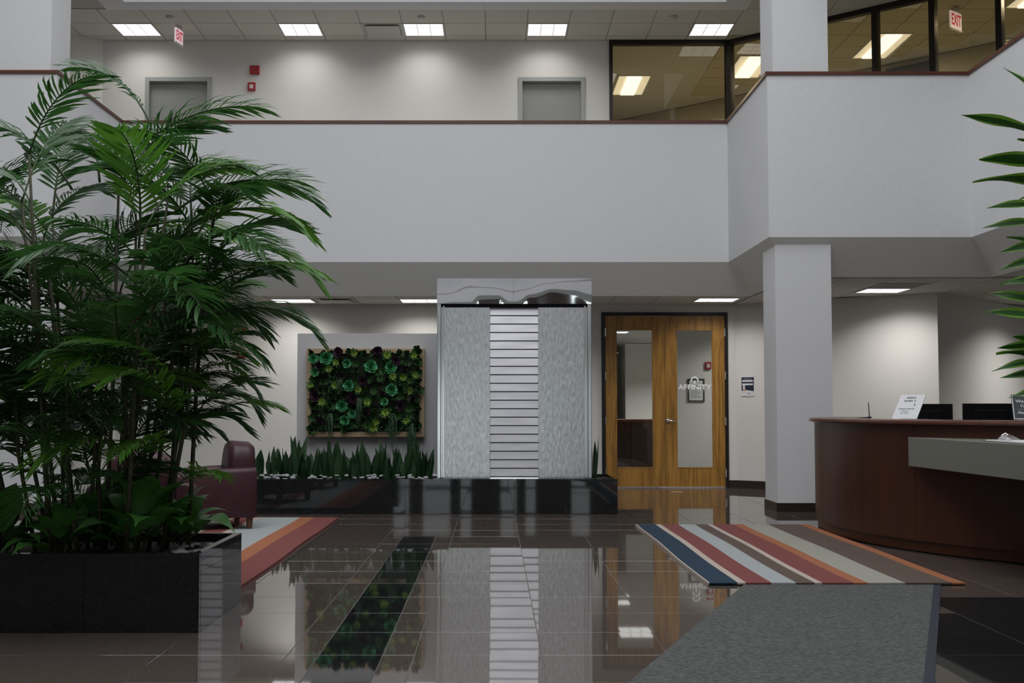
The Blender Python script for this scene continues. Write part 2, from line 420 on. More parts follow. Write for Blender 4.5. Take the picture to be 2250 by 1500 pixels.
# ------------------------------------------------------------------ ceiling tiles and fixtures
ct_me = {}
def ctile(parent, x0, y0, x1, y1, z, m):
    if x1-x0 < 0.05 or y1-y0 < 0.05: return
    k = (round(x1-x0, 3), round(y1-y0, 3), m)
    if k not in ct_me:
        w, d = (x1-x0)/2-0.007, (y1-y0)/2-0.007
        ct_me[k] = MB().box((-w, -d, 0), (w, d, 0.011)).mesh('ceiling_tile', [M[m]])
    inst(ct_me[k], 'ceiling_tile', parent, ((x0+x1)/2, (y0+y1)/2, z))
def troffer(name, label, x, y, z, s, power, col, group, spread=140):
    t = thing(name, label, 'ceiling light', (x, y, z), group)
    h = s/2; e = 0.022
    fr = MB()
    for a, b in (((-h,-h),(h,-h+e)),((-h,h-e),(h,h)),((-h,-h+e),(-h+e,h-e)),((h-e,-h+e),(h,h-e))):
        fr.box((x+a[0], y+a[1], z-0.006), (x+b[0], y+b[1], z+0.02))
    fr.build('frame', M['greyplastic'], t)
    MB().box((x-h+e, y-h+e, z-0.004), (x+h-e, y+h-e, z+0.008)).build('diffuser', M['diffuser'], t)
    g = (2*h-2*e)/3
    for k in (1, 2):
        MB().box((x-h+e+g*k-0.004, y-h+e, z-0.0055), (x-h+e+g*k+0.004, y+h-e, z-0.004)).build('louver_bar', M['whiteplastic'], t)
        MB().box((x-h+e, y-h+e+g*k-0.004, z-0.0055), (x+h-e, y-h+e+g*k+0.004, z-0.004)).build('louver_bar', M['whiteplastic'], t)
    L = area('lamp', (0, 0, -0.008), (0, 0, 0), s-0.06, s-0.06, power, col, spread); L.parent = t
    return t
def vent(name, label, x, y, z, s, m='greyplastic', slats=True):
    t = thing(name, label, 'air vent', (x, y, z), 'ceiling air vents'); h = s/2
    MB().box((x-h, y-h, z+0.002), (x+h, y+h, z+0.011)).build('backing', M['darkgap'] if slats else M[m], t)
    fr = MB()
    for a, b in (((-h,-h),(h,-h+.03)),((-h,h-.03),(h,h)),((-h,-h+.03),(-h+.03,h-.03)),((h-.03,-h+.03),(h,h-.03))):
        fr.box((x+a[0], y+a[1], z-0.008), (x+b[0], y+b[1], z+0.002))
    fr.build('frame', M[m], t)
    if slats:
        for k in range(9):
            yy = y-h+0.05+k*(s-0.1)/8
            MB().box((x-h+.03, yy-0.016, z-0.006), (x+h-.03, yy+0.008, z-0.002)).build('slat', M[m], t)
    else:
        fc = MB().box((x-h+.055, y-h+.055, z-0.028), (x+h-.055, y+h-.055, z-0.02)); fc.build('face_plate', M[m], t)
        MB().box((x-0.05, y-0.05, z-0.02), (x+0.05, y+0.05, z)).build('neck', M['darkgap'], t)
    return t
COOL = (1.0, 0.965, 0.94)
UPX = [-5.22, -2.82, -1.02, 0.78, 3.18]
names = ['above the left grey door', 'right of the red strobe', 'beside the air vent', 'above the right grey door', 'in front of the dark framed window']
for x, nm in zip(UPX, names):
    troffer('ceiling_light', 'square upper corridor ceiling light ' + nm, x, 17.94, ZU-0.002, 0.6, 5.6, COOL, 'upper corridor ceiling lights')
vent('air_vent', 'square white air diffuser in upper ceiling between two lights', -1.62, 17.94, ZU, 0.6, 'greyplastic', False)
for i in range(-12, 9):
    x0 = -1.32 + 0.6*i
    for y0, y1 in ((17.004, 17.64), (17.64, 18.24), (18.24, YW)):
        xc = x0 + 0.3
        if y0 == 17.64 and any(abs(xc-u) < 0.1 for u in UPX + [-1.62]): continue
        if xc > 3.45 : continue
        ctile(upc, x0, y0, x0+0.6, y1, ZU, 'actile')
for i in range(8, 17):        # over the right gallery, in front of and behind the diagonal glass
    for j in range(-2, 12):
        x0 = -1.32 + 0.6*i; y0 = 14.6 + 0.6*j
        if y0 > 16.95 and x0 < 3.40: continue
        if not (x0 + y0 < 25.2): continue
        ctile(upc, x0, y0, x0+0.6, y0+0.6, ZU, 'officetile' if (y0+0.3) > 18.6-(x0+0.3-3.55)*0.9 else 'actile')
for x, nm in ((-4.58, 'near the exit sign'), (-1.03, 'in front of the middle light'), (2.54, 'left of the window light')):
    t = thing('smoke_detector', 'small round ceiling detector ' + nm, 'detector', (x, 17.33, ZU), 'upper ceiling detectors')
    mb = MB(); mb.rings([[(x+r*math.cos(a*PI/6), 17.33+r*math.sin(a*PI/6), z) for a in range(12)] for r, z in ((0.055, ZU), (0.055, ZU-0.015), (0.04, ZU-0.035))], True, True)
    mb.build('housing', M['greyplastic'], t, True)
    MB().box((x-0.012, 17.318, ZU-0.042), (x+0.012, 17.342, ZU-0.034)).build('sensor_cap', M['whiteplastic'], t)
# ground floor
for x, y, nm in ((-2.88, 17.83, 'behind the palm tips'), (-1.05, 17.83, 'partly hidden by the steel fountain'), (3.17, 17.68, 'above the oak double doors'), (5.10, 16.27, 'above the lit wall behind reception'), (8.2, 17.3, 'beyond the right picture edge')):
    troffer('ceiling_light', 'square ground floor ceiling light ' + nm, x, y, ZC-0.002, 0.6, 12 if x < 5 else (20 if x < 6 else 32), COOL, 'ground floor ceiling lights', 142)
vent('air_vent', 'pale ceiling vent left of the fountain beside the light', -2.26, 17.7, ZC, 0.56, 'greyplastic', False)
vent('air_vent', 'dark ceiling grille in front of the light behind reception', 5.10, 15.62, ZC, 0.6, 'tbar', True)
for i in range(-8, 8):
    x0 = -1.355 + 0.61*i
    for y0, y1 in ((17.04, 17.525), (17.525, 18.135), (18.135, YW)):
        xc = x0 + 0.305
        if xc > 3.3: continue
        if y0 == 17.525 and any(abs(xc-u) < 0.15 for u in (-2.88, -1.05, -2.27)): continue
        ctile(low, x0, y0, x0+0.61, y1, ZC, 'actile')
for i in range(7):
    for j in range(6):
        x0 = 3.575 + 0.61*i - (0.305 if False else 0); y0 = 14.72 + 0.61*j - 0.015
        xc, yc = x0+0.305, y0+0.305
        if i == 2 and j == 1: continue
        if i == 2 and j == 2: continue
        if yc > 18.9 - 0.797*(xc-3.2) and xc < 5.94: continue
        ctile(low, x0, y0, x0+0.61, y0+0.61, ZC, 'actile')

# exit signs
def exit_sign(label, p, q, h, flip=False):
    p, q = Vector(p), Vector(q); d = (q-p); L = d.length; ang = math.atan2(d.y, d.x)
    t = thing('exit_sign', label, 'exit sign', p)
    t.rotation_euler = (0, 0, ang)
    o = MB().box((0, -0.012, -h), (L, 0.012, 0)).build('face_panel', M['exitface']); o.parent = t
    o = MB().box((-0.012, -0.02, -h-0.012), (L+0.012, 0.02, -h)).build('bottom_edge', M['whiteplastic']); o.parent = t
    o = MB().box((L*0.3, -0.03, 0), (L*0.7, 0.03, 0.05)).build('canopy', M['greyplastic']); o.parent = t
    tx = text('lettering', 'EXIT', h*0.92, (L/2, -0.0135, -h*0.5), (R(90), 0, 0), M['exitred'], t, sx=L/(h*2.2))
    return t
exit_sign('lit red exit sign seen through the upper right glass', (6.257, 16.815, 6.63), (6.481, 17.014, 6.63), 0.24)
exit_sign('lit exit sign hanging above the left upper corridor', (-4.586, 17.652, 6.655), (-4.545, 17.90, 6.655), 0.21)

# ------------------------------------------------------------------ upper doors, alarms
def grey_door(name, x0, x1, ztop, label):
    t = thing(name, label, None, ((x0+x1)/2, YW, ZF), kind='structure')
    fr = 0.06
    MB().box((x0, YW-0.02, ZF), (x0+fr, YW+0.14, ztop)).build('door_frame', M['framegrey'], t)
    MB().box((x1-fr, YW-0.02, ZF), (x1, YW+0.14, ztop)).build('door_frame', M['framegrey'], t)
    MB().box((x0+fr, YW-0.02, ztop-fr), (x1-fr, YW+0.14, ztop)).build('door_frame', M['framegrey'], t)
    lf = MB().box((x0+fr+0.002, YW+0.085, ZF+0.01), (x1-fr-0.002, YW+0.13, ztop-fr-0.003)).build('door_leaf', M['doorgrey'], t)
    MB().tube([(x1-fr-0.08, YW+0.085, ZF+1.0), (x1-fr-0.08, YW+0.04, ZF+1.0), (x1-fr-0.19, YW+0.04, ZF+1.0)], 0.009, 6).build('lever_handle', M['chrome'], lf)
    return t
grey_door('door_2', -5.237, -4.244, 6.144, 'grey upper corridor door behind the palm fronds')
grey_door('door_3', 0.37, 1.369, 6.144, 'grey upper corridor door beside the dark framed window')
def strobe(label, x, z, w=0.145, h=0.13, y=YW):
    t = thing('fire_alarm_strobe', label, 'fire alarm', (x, y, z), 'fire alarm strobes')
    bevel(MB().box((x-w/2, y-0.05, z-h/2), (x+w/2, y, z+h/2)).build('housing', M['red'], t), 0.008)
    MB().box((x+w*0.22, y-0.06, z-h*0.36), (x+w*0.36, y-0.05, z+h*0.36)).build('lens', M['red'], t)
def pull_station(label, x, z, w=0.115, h=0.125, y=YW):
    t = thing('fire_alarm_pull', label, 'fire alarm', (x, y, z), 'fire alarm pull stations')
    bevel(MB().box((x-w/2, y-0.04, z-h/2), (x+w/2, y, z+h/2)).build('housing', M['red'], t), 0.006)
    MB().box((x-w*0.22, y-0.05, z-h*0.26), (x+w*0.22, y-0.04, z+h*0.2)).build('handle', M['whiteplastic'], t)
    MB().box((x-w*0.08, y-0.055, z-h*0.12), (x+w*0.08, y-0.05, z+h*0.1)).build('push_bar', M['greyplastic'], t)
strobe('red alarm box high on the upper corridor wall', -3.592, 6.25)
pull_station('red pull station below the alarm box on the upper corridor wall', -3.637, 5.998)
strobe('red alarm box on ground floor wall behind the palm tips', -3.74, 2.36, 0.11, 0.11)
pull_station('red pull station on ground floor wall behind the palm tips', -3.75, 1.98)

# ------------------------------------------------------------------ upper glass walls
w1 = thing('window_2', 'dark bronze framed interior window at the end of the upper corridor', None, (1.735, YW, ZF), kind='structure')
def member(par, name, a, b): return MB().box(a, b).build(name, M['bronze'], par)
member(w1, 'mullion', (1.735, YW-0.05, ZF), (1.785, YW+0.05, ZU-0.001))
member(w1, 'head_rail', (1.785, YW-0.05, ZU-0.075), (3.50, YW+0.05, ZU-0.001))
MB().box((1.785, YW-0.004, ZF), (3.50, YW+0.004, ZU-0.075)).build('pane', M['glassup'], w1)
w2 = thing('window_3', 'diagonal bronze framed office glazing above the reception side', None, (3.55, YW, ZF), kind='structure')
d45 = Vector((1, -0.93, 0)).normalized(); n45 = Vector((-d45.y, d45.x, 0))
def dbox(par, name, t0, t1, th, z0, z1, m):
    b = Vector((3.545, YW+0.02, 0)); p = b + d45*t0; q = b + d45*t1; nn = n45*th/2
    return MB().prism([(p-nn)[:2], (q-nn)[:2], (q+nn)[:2], (p+nn)[:2]], z0, z1).build(name, M[m], par)
ts = [0.0, 0.80, 1.56, 2.36, 3.17, 4.05, 4.9, 5.8]
for k, t in enumerate(ts):
    dbox(w2, 'mullion', t-0.05, t+(0.06 if k == 0 else 0.03), 0.11, ZF, ZU-0.001, 'bronze')
for k in range(len(ts)-1):
    dbox(w2, 'head_rail', ts[k]+0.03, ts[k+1]-0.05, 0.11, ZU-0.075, ZU-0.001, 'bronze')
    dbox(w2, 'pane', ts[k]+0.03, ts[k+1]-0.05, 0.008, ZF, ZU-0.075, 'glassup')
# office behind the glass
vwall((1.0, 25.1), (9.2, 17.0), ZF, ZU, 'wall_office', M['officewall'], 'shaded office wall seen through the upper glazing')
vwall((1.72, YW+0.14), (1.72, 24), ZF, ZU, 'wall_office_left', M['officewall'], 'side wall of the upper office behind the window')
dd = thing('door_4', 'dark doorway in the office wall behind the upper glazing', None, (6.3, 19.8, ZF), kind='structure')
a = Vector((6.33, 19.80, 0)); dw = Vector((8.2, -8.1, 0)).normalized(); nw = Vector((-dw.y, dw.x, 0))*-0.03
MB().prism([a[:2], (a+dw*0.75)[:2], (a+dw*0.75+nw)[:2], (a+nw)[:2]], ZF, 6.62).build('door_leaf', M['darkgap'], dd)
def office_light(label, x0, y0, x1, y1, pw=32):
    z = ZU-0.001; t = thing('office_light', label, 'ceiling light', ((x0+x1)/2, (y0+y1)/2, z), 'upper office ceiling lights')
    fr = MB(); e = 0.02
    for a, b in (((x0,y0),(x1,y0+e)),((x0,y1-e),(x1,y1)),((x0,y0+e),(x0+e,y1-e)),((x1-e,y0+e),(x1,y1-e))): fr.box((*a, z-0.012), (*b, z+0.005))
    fr.build('frame', M['greyplastic'], t)
    MB().box((x0+e, y0+e, z-0.006), (x1-e, y1-e, z)).build('reflector', M['warmdiffuser'], t)
    xc = (x0+x1)/2
    MB().box((xc-0.12, y0+0.06, z-0.03), (xc+0.12, y1-0.06, z-0.006)).build('lamp_basket', M['warmtube'], t)
    L = area('lamp', (0, 0, -0.04), (0, 0, 0), 0.5, 1.1, pw, (1.0, 0.84, 0.60)); L.parent = t
office_light('long office light behind the bronze window at the corridor end', 2.07, 20.44, 2.63, 21.72)
office_light('long office light left of the upper white pillar', 3.86, 19.27, 4.43, 20.57)
office_light('long office light crossed by the mullion right of the pillar', 5.65, 18.10, 6.20, 19.42)
office_light('office light in the top right corner', 7.05, 15.70, 7.62, 16.94)
office_light('office light just above the rail at far right', 7.68, 18.39, 8.2, 19.4, 14)

# ------------------------------------------------------------------ pillars, baseboards
def pillar(name, x0, y0, label):
    w = 0.644
    o = MB().box((x0, y0, 0), (x0+w, y0+w, ZF-0.2)); o.box((x0, y0, ZF), (x0+w, y0+w, ZU))
    return struct(o.build(name, M['white']), label)
pillar('pillar_right', 3.242, 14.281, 'square white pillar beside the reception desk')
pillar('pillar_left', -5.14-0.644, 14.25, 'square white pillar hidden behind the palm')
def base(name, pts, label, h=0.115):
    mb = MB()
    for k in range(len(pts)-1):
        p, q = Vector((*pts[k], 0)), Vector((*pts[k+1], 0)); d = (q-p).normalized(); n = Vector((d.y, -d.x, 0))*0.015
        mb.prism([p[:2], q[:2], (q+n)[:2], (p+n)[:2]], 0, h)
    return struct(mb.build(name, M['basewood']), label)
base('baseboard_right', [(3.48, YW), (3.60, YW), (5.94, 16.62), (8.4, 19.3)], 'dark brown baseboard right of the oak doors')
base('baseboard_left', [(-5.6, YW), (1.55, YW)], 'dark brown baseboard along the back wall')
base('baseboard_pillar', [(3.242, 14.925), (3.242, 14.281), (3.886, 14.281), (3.886, 14.925)], 'dark brown baseboard wrapped around the right pillar', 0.10)
base('baseboard_pillar_left', [(-5.784, 14.894), (-5.784, 14.25), (-5.14, 14.25), (-5.14, 14.894)], 'dark brown baseboard wrapped around the left pillar', 0.10)

# ------------------------------------------------------------------ oak double doors
dr = thing('door_1', 'pair of oak doors with tall glass lights in a black frame', None, (2.54, YW, 0), kind='structure')
for a, b in (((1.60, YW-0.03, 0), (1.655, YW+0.14, 2.60)), ((3.43, YW-0.03, 0), (3.475, YW+0.14, 2.60)), ((1.655, YW-0.03, 2.548), (3.43, YW+0.14, 2.60))):
    MB().box(a, b).build('door_frame', M['black'], dr)
MB().box((1.655, YW-0.02, 0), (3.43, YW+0.1, 0.012)).build('threshold', M['chrome'], dr)
def leaf(x0, x1, g0, g1):
    y0, y1 = YW-0.012, YW+0.033
    z0, z1, gz0, gz1 = 0.018, 2.542, 0.294, 2.345
    o = MB()
    o.box((x0, y0, z0), (g0, y1, z1)); o.box((g1, y0, z0), (x1, y1, z1)); o.box((g0, y0, z0), (g1, y1, gz0)); o.box((g0, y0, gz1), (g1, y1, z1))
    lf = o.build('door_leaf', M['oak'], dr)
    MB().box((g0, y0+0.02, gz0), (g1, y0+0.026, gz1)).build('pane', M['glass'], lf)
    e = 0.012; st = MB()
    st.box((g0, y0-0.004, gz0), (g0+e, y0+0.02, gz1)); st.box((g1-e, y0-0.004, gz0), (g1, y0+0.02, gz1))
    st.box((g0+e, y0-0.004, gz0), (g1-e, y0+0.02, gz0+e)); st.box((g0+e, y0-0.004, gz1-e), (g1-e, y0+0.02, gz1))
    st.build('glass_stop', M['oak'], lf)
    return lf
lfL = leaf(1.659, 2.538, 1.815, 2.363); lfR = leaf(2.543, 3.427, 2.709, 3.250)
for lf, x in ((lfL, 1.657), (lfR, 3.428)):
    for z in (2.30, 1.66, 0.986, 0.22):
        MB().tube([(x, YW-0.038, z-0.06), (x, YW-0.038, z+0.06)], 0.010, 6).build('hinge', M['chrome'], lf)
mb = MB(); mb.tube([(2.575, YW-0.012, 0.995), (2.575, YW-0.028, 0.995)], 0.032, 12); mb.tube([(2.575, YW-0.028, 0.995), (2.575, YW-0.06, 0.995), (2.60, YW-0.068, 0.993), (2.69, YW-0.068, 0.985)], [0.016, 0.014, 0.012, 0.010], 8)
mb.build('lever_handle', M['chrome'], lfR, True)
# etched logo on the right pane
yg = YW - 0.012 + 0.017
loc = wloc(lfR)
text('etched_lettering', 'AFFINITY', 0.105, Vector((2.982, yg, 1.487)) - loc, (R(90), 0, 0), M['etch'], lfR, sx=1.13, ext=0.0005)
k = 0.115/195/2 * 1.0; cx_, cz_ = 2.983, 1.590
def em(px, py): return (cx_ + (px-260)*k, yg, cz_ - (py-1305)*k)
mb = MB()
arc = [(260+195*math.cos(a), 1305-195*math.sin(a)) for a in [R(-27.5 + 235*i/28) for i in range(29)]]
inn = [(432 + (337-432)*i/9, 1395 + (1171-1395)*i/9) for i in range(10)] + [(337 - 155*i/9, 1171) for i in range(10)] + [(182 + (88-182)*i/9, 1171 + (1395-1171)*i/9) for i in range(9)]
for i in range(28): mb.poly([em(*arc[i]), em(*arc[i+1]), em(*inn[i+1]), em(*inn[i])])
mb.poly([em(260, 1280), em(201, 1449), em(319, 1449)])
mb.build('etched_emblem', M['etch'], lfR)
mb = MB()
for x0, n in ((2.815, 5), (2.935, 8), (3.085, 4)):
    for i in range(n):
        x = x0 + i*0.0165; mb.box((x, yg, 1.418), (x+0.005, yg+0.0006, 1.432)); mb.box((x+0.005, yg, 1.418 + (i % 3)*0.0055), (x+0.011, yg+0.0006, 1.421 + (i % 3)*0.0055))
mb.build('etched_subtitle', M['etchthin'], lfR)

# room behind the doors
vwall((2.88, 20.6), (6.0, 20.6), 0, ZC, 'wall_inner', M['wall'], 'pale inner wall seen through the right door glass')
vwall((6.1, 20.6), (6.1, 35), 0, ZC, 'wall_inner_right', M['wall'], 'right wall of the inner corridor', th=-0.12)
vwall((3.29, 30.0), (6, 30.0), 0, ZC, 'wall_inner_far', M['wall'], 'far inner wall seen through the left door glass')
vwall((0.0, 35.0), (8, 35.0), 0, ZC, 'wall_inner_end', M['wall'], 'end wall of the inner corridor')
vwall((3.62, 34.9), (3.29, 30.0), 0, ZC, 'wall_inner_side', M['wall'], 'inner corridor side wall with an oak door', th=-0.12)
vwall((0.2, YW+0.14), (0.2, 35), 0, ZC, 'wall_inner_left', M['wall'], 'left wall of the inner corridor')
dd = thing('door_5', 'oak door far inside seen through the left door glass', None, (3.35, 31.5, 0), kind='structure')
MB().prism([(3.315, 30.9), (3.365, 31.9), (3.345, 31.9), (3.295, 30.9)], 0, 2.2).build('door_leaf', M['oak'], dd)
t = thing('inner_counter', 'dark reception counter seen through the left door glass', 'counter', (2.2, 21.5, 0))
MB().box((1.3, 21.42, 0.0), (2.84, 21.95, 0.94)).build('body', M['cherry'], t)
MB().box((1.28, 21.38, 0.94), (2.86, 22.0, 0.985)).build('worktop', M['cherrytop'], t)
for k in range(3): MB().box((1.36+k*0.5, 21.405, 0.14), (1.80+k*0.5, 21.42, 0.86)).build('panel', M['basewood'], t)
for x, y, nm in ((2.45, 21.7, 'hidden behind the oak door head'), (2.45, 25.3, 'at the top of the left door glass'), (4.3, 27.5, 'added deep inside on the right to brighten the far wall'), (4.4, 19.55, 'added behind the right oak door to brighten the inner wall')):  # last two are unseen fill lights, added to brighten the inner walls
    troffer('ceiling_light', 'inner corridor ceiling light ' + nm, x, y, ZC-0.002, 0.6, 95 if y > 20 else 30, COOL, 'inner corridor ceiling lights')
t = thing('notice_frame', 'black framed notice on inner wall behind the etched glass', 'picture frame', (3.345, 20.6, 1.286))
fr = MB()
for a, b in (((3.208, 1.286), (3.483, 1.306)), ((3.208, 1.642), (3.483, 1.662)), ((3.208, 1.306), (3.228, 1.642)), ((3.463, 1.306), (3.483, 1.642))):
    fr.box((a[0], 20.575, a[1]), (b[0], 20.6, b[1]))
fr.build('frame', M['black'], t)
MB().box((3.228, 20.588, 1.306), (3.463, 20.6, 1.642)).build('sheet', M['paper'], t)
mb = MB()
for k in range(7): mb.box((3.25, 20.5865, 1.35+k*0.022), (3.25+0.19-0.03*(k % 3), 20.588, 1.356+k*0.022))
mb.box((3.33, 20.5865, 1.52), (3.43, 20.588, 1.55)); mb.build('print', M['inkgrey'], t)
pull_station('red pull station on inner wall seen through the door glass', 3.545, 1.88, 0.10, 0.125, 20.6)
# navy sign on the angled wall right of the doors
t = thing('wall_sign', 'navy and white directory sign right of the oak doors', 'sign', (3.70, YW-0.09, 1.35))
dv = Vector((2.34, -1.865, 0)).normalized(); nv = Vector((dv.y, -dv.x, 0)); o0 = Vector((3.665, YW-0.052, 0))
def sgn(name, a, b, z0, z1, th, m):
    p, q = o0+dv*a, o0+dv*b
    return MB().prism([p[:2], q[:2], (q+nv*th)[:2], (p+nv*th)[:2]], z0, z1).build(name, M[m], t)
sgn('plate', 0, 0.21, 1.352, 1.65, 0.008, 'paper')
sgn('navy_field', 0.006, 0.204, 1.425, 1.634, 0.0095, 'navy')
for z in (1.566, 1.516): sgn('white_band', 0.018, 0.192, z, z+0.026, 0.0108, 'paper')
sgn('title_line', 0.04, 0.17, 1.606, 1.618, 0.0105, 'inkgrey')
p = [(o0 + dv*u + nv*0.0108) for u in (0.006, 0.204, 0.204, 0.10)]
mb = MB(); mb.poly([(*p[0][:2], 1.41), (*p[1][:2], 1.41), (*p[2][:2], 1.425), (*p[3][:2], 1.443), (*p[0][:2], 1.435)]); mb.build('white_curve', M['paper'], t)
sgn('figure', 0.03, 0.062, 1.45, 1.515, 0.0115, 'paper'); sgn('figure_arm', 0.055, 0.078, 1.43, 1.468, 0.0118, 'tan')
sgn('footer_mark', 0.10, 0.15, 1.385, 1.396, 0.0095, 'inkgrey'); sgn('footer_line', 0.012, 0.2, 1.36, 1.363, 0.0095, 'inkgrey')
# ------------------------------------------------------------------ plinth with water wall
pl = thing('granite_plinth', 'long black granite planter plinth under the steel fountain', 'planter', (-0.8, 14.4, 0))
PX0, PX1, PY0, PY1, PZ = -3.43, 1.384, 13.979, 15.05, 0.389
for i in range(-5, 3):
    x0 = max(PX0, X0+T*i); x1 = min(PX1, X0+T*(i+1))
    if x1-x0 > 0.02: bevel(MB().box((x0+0.0012, PY0, 0.001), (x1-0.0012, PY0+0.03, PZ)).build('granite_panel', M['blackgranite'], pl), 0.001, 1)
MB().box((PX1-0.03, PY0+0.031, 0.001), (PX1, PY1, PZ)).build('granite_panel', M['blackgranite'], pl)
MB().box((PX0, PY0+0.031, 0.001), (PX0+0.03, PY1, PZ)).build('granite_panel', M['blackgranite'], pl)
MB().box((PX0+0.03, PY1-0.03, 0.001), (PX1-0.03, PY1, PZ)).build('granite_panel', M['blackgranite'], pl)
MB().box((PX0+0.031, PY0+0.031, 0.001), (PX1-0.031, PY1-0.031, PZ-0.031)).build('soil_bed', M['soil'], pl)

ft = thing('steel_fountain', 'tall steel water wall fountain with slatted centre', 'fountain', (0.23, 14.3, PZ-0.03))
FY, FB = 14.15, 14.55
FX0, FX1 = -0.645, 1.112
zb = PZ - 0.03
def lerp_tab(tab, x):
    for (xa, va), (xb, vb) in zip(tab, tab[1:]):
        if x <= xb:
            u = max(0.0, (x-xa)/(xb-xa)); u = u*u*(3-2*u); return va+(vb-va)*u
    return tab[-1][1]
LINE = [(959, .34), (985, .36), (1030, .64), (1080, .60), (1128, .44), (1150, .52), (1200, .76), (1245, .84), (1299, .90)]
DARK = [(959, .00), (1000, .04), (1035, .05), (1052, .30), (1095, .30), (1118, .06), (1135, .06), (1165, .34), (1215, .55), (1260, .50), (1299, .34)]
for x0, x1 in ((FX0, 0.2215), (0.2245, FX1)):        # dented sheet metal: the front is bowed and rippled
    nx, nz = 44, 14; rows = []; cols = []
    for i in range(nx+1):
        x = x0 + (x1-x0)*i/nx; px = 1085 + x/14.15*2735 - 0.5
        vl, vd = lerp_tab(LINE, px), lerp_tab(DARK, px); y = 0.0; col = []
        for j in range(nz+1):
            v = j/nz; zr = 3.25 + (v-vd)/max(0.18, vl-vd)*1.81; zn = 3.96 + 0.68*v
            col.append(y); y += max(-.06, min(.06, (zr-zn)/38.3))*0.291/nz
        m = sum(col)/len(col); cols.append([(x, FY-0.045+(c-m), 2.364+0.291*j/nz) for j, c in enumerate(col)])
    mb = MB(); mb.strip(cols)
    hp = mb.build('header_panel', M['mirror'], ft, True)
    MB().box((x0, FY-0.034, 2.364), (x1, FB, 2.655)).build('header_box', M['mirror'], hp)
MB().box((FX0+0.02, FY+0.01, 2.330), (FX1-0.02, FB-0.02, 2.364)).build('shadow_gap', M['darkgap'], ft)
for s, x in ((1, FX0), (-1, FX1)):
    def xb(a, b): return (min(x+s*a, x+s*b), max(x+s*a, x+s*b))
    a, b = xb(0.0, 0.045); bevel(MB().box((a, FY-0.005, zb), (b, FB, 2.364)).build('side_stile', M['steelframe'], ft), 0.006)
    a, b = xb(0.047, 0.062); MB().box((a, FY+0.02, zb), (b, FY+0.1, 2.345)).build('side_track', M['steelframe'], ft)
    a, b = xb(0.066, 0.082); MB().box((a, FY+0.008, zb), (b, FY+0.1, 2.345)).build('side_track', M['steelframe'], ft)
MB().box((-0.562, FY+0.03, zb), (-0.045, FY+0.06, 2.332)).build('water_panel', M['steel'], ft)
MB().box((0.508, FY+0.03, zb), (1.028, FY+0.06, 2.332)).build('water_panel', M['steel'], ft)
MB().box((-0.045, FY+0.12, zb), (0.508, FY+0.14, 2.332)).build('back_sheet', M['darkgap'], ft)
pitch = 0.0965; z = 2.327
k = 0
while z > zb + 0.035:
    z0 = max(z-pitch+0.011, zb)
    mb = MB(); mb.rings([[(-0.043, FY+0.054, z), (-0.043, FY+0.042, z0), (-0.043, FY+0.050, z0), (-0.043, FY+0.062, z)],
                         [(0.506, FY+0.054, z), (0.506, FY+0.042, z0), (0.506, FY+0.050, z0), (0.506, FY+0.062, z)]], True, True)
    mb.build('slat', M['steelslat'], ft); z -= pitch; k += 1
# grey backing wall and living wall
struct(MB().box((-2.377, 15.05, 0), (0.95, 15.25, 2.082)).build('wall_panel', M['backing']), 'free standing grey panel wall behind the living picture')
lw = thing('living_wall', 'wood framed living picture packed with green and purple succulents', 'living wall', (-1.54, 15.05, 0.835))
LX0, LX1, LZ0, LZ1 = -2.247, -0.831, 0.835, 1.895
bw, ly = 0.062, 14.93
MB().box((LX0+bw, ly+0.03, LZ0+bw), (LX1-bw, 15.05, LZ1-bw)).build('moss_backing', M['moss'], lw)
def board(a, b, c, d):
    i = 0.012
    mb = MB()
    mb.rings([[(p[0], 15.05, p[1]) for p in (a, b, c, d)], [(p[0], ly, p[1]) for p in (a, b, c, d)]], True, True)
    bevel(mb.build('frame_board', M['framewood'], lw), 0.003, 1)
board((LX0, LZ1), (LX1, LZ1), (LX1-bw, LZ1-bw), (LX0+bw, LZ1-bw)); board((LX0, LZ0), (LX0+bw, LZ0+bw), (LX1-bw, LZ0+bw), (LX1, LZ0))
board((LX0, LZ0), (LX0, LZ1), (LX0+bw, LZ1-bw), (LX0+bw, LZ0+bw)); board((LX1, LZ0), (LX1-bw, LZ0+bw), (LX1-bw, LZ1-bw), (LX1, LZ1))
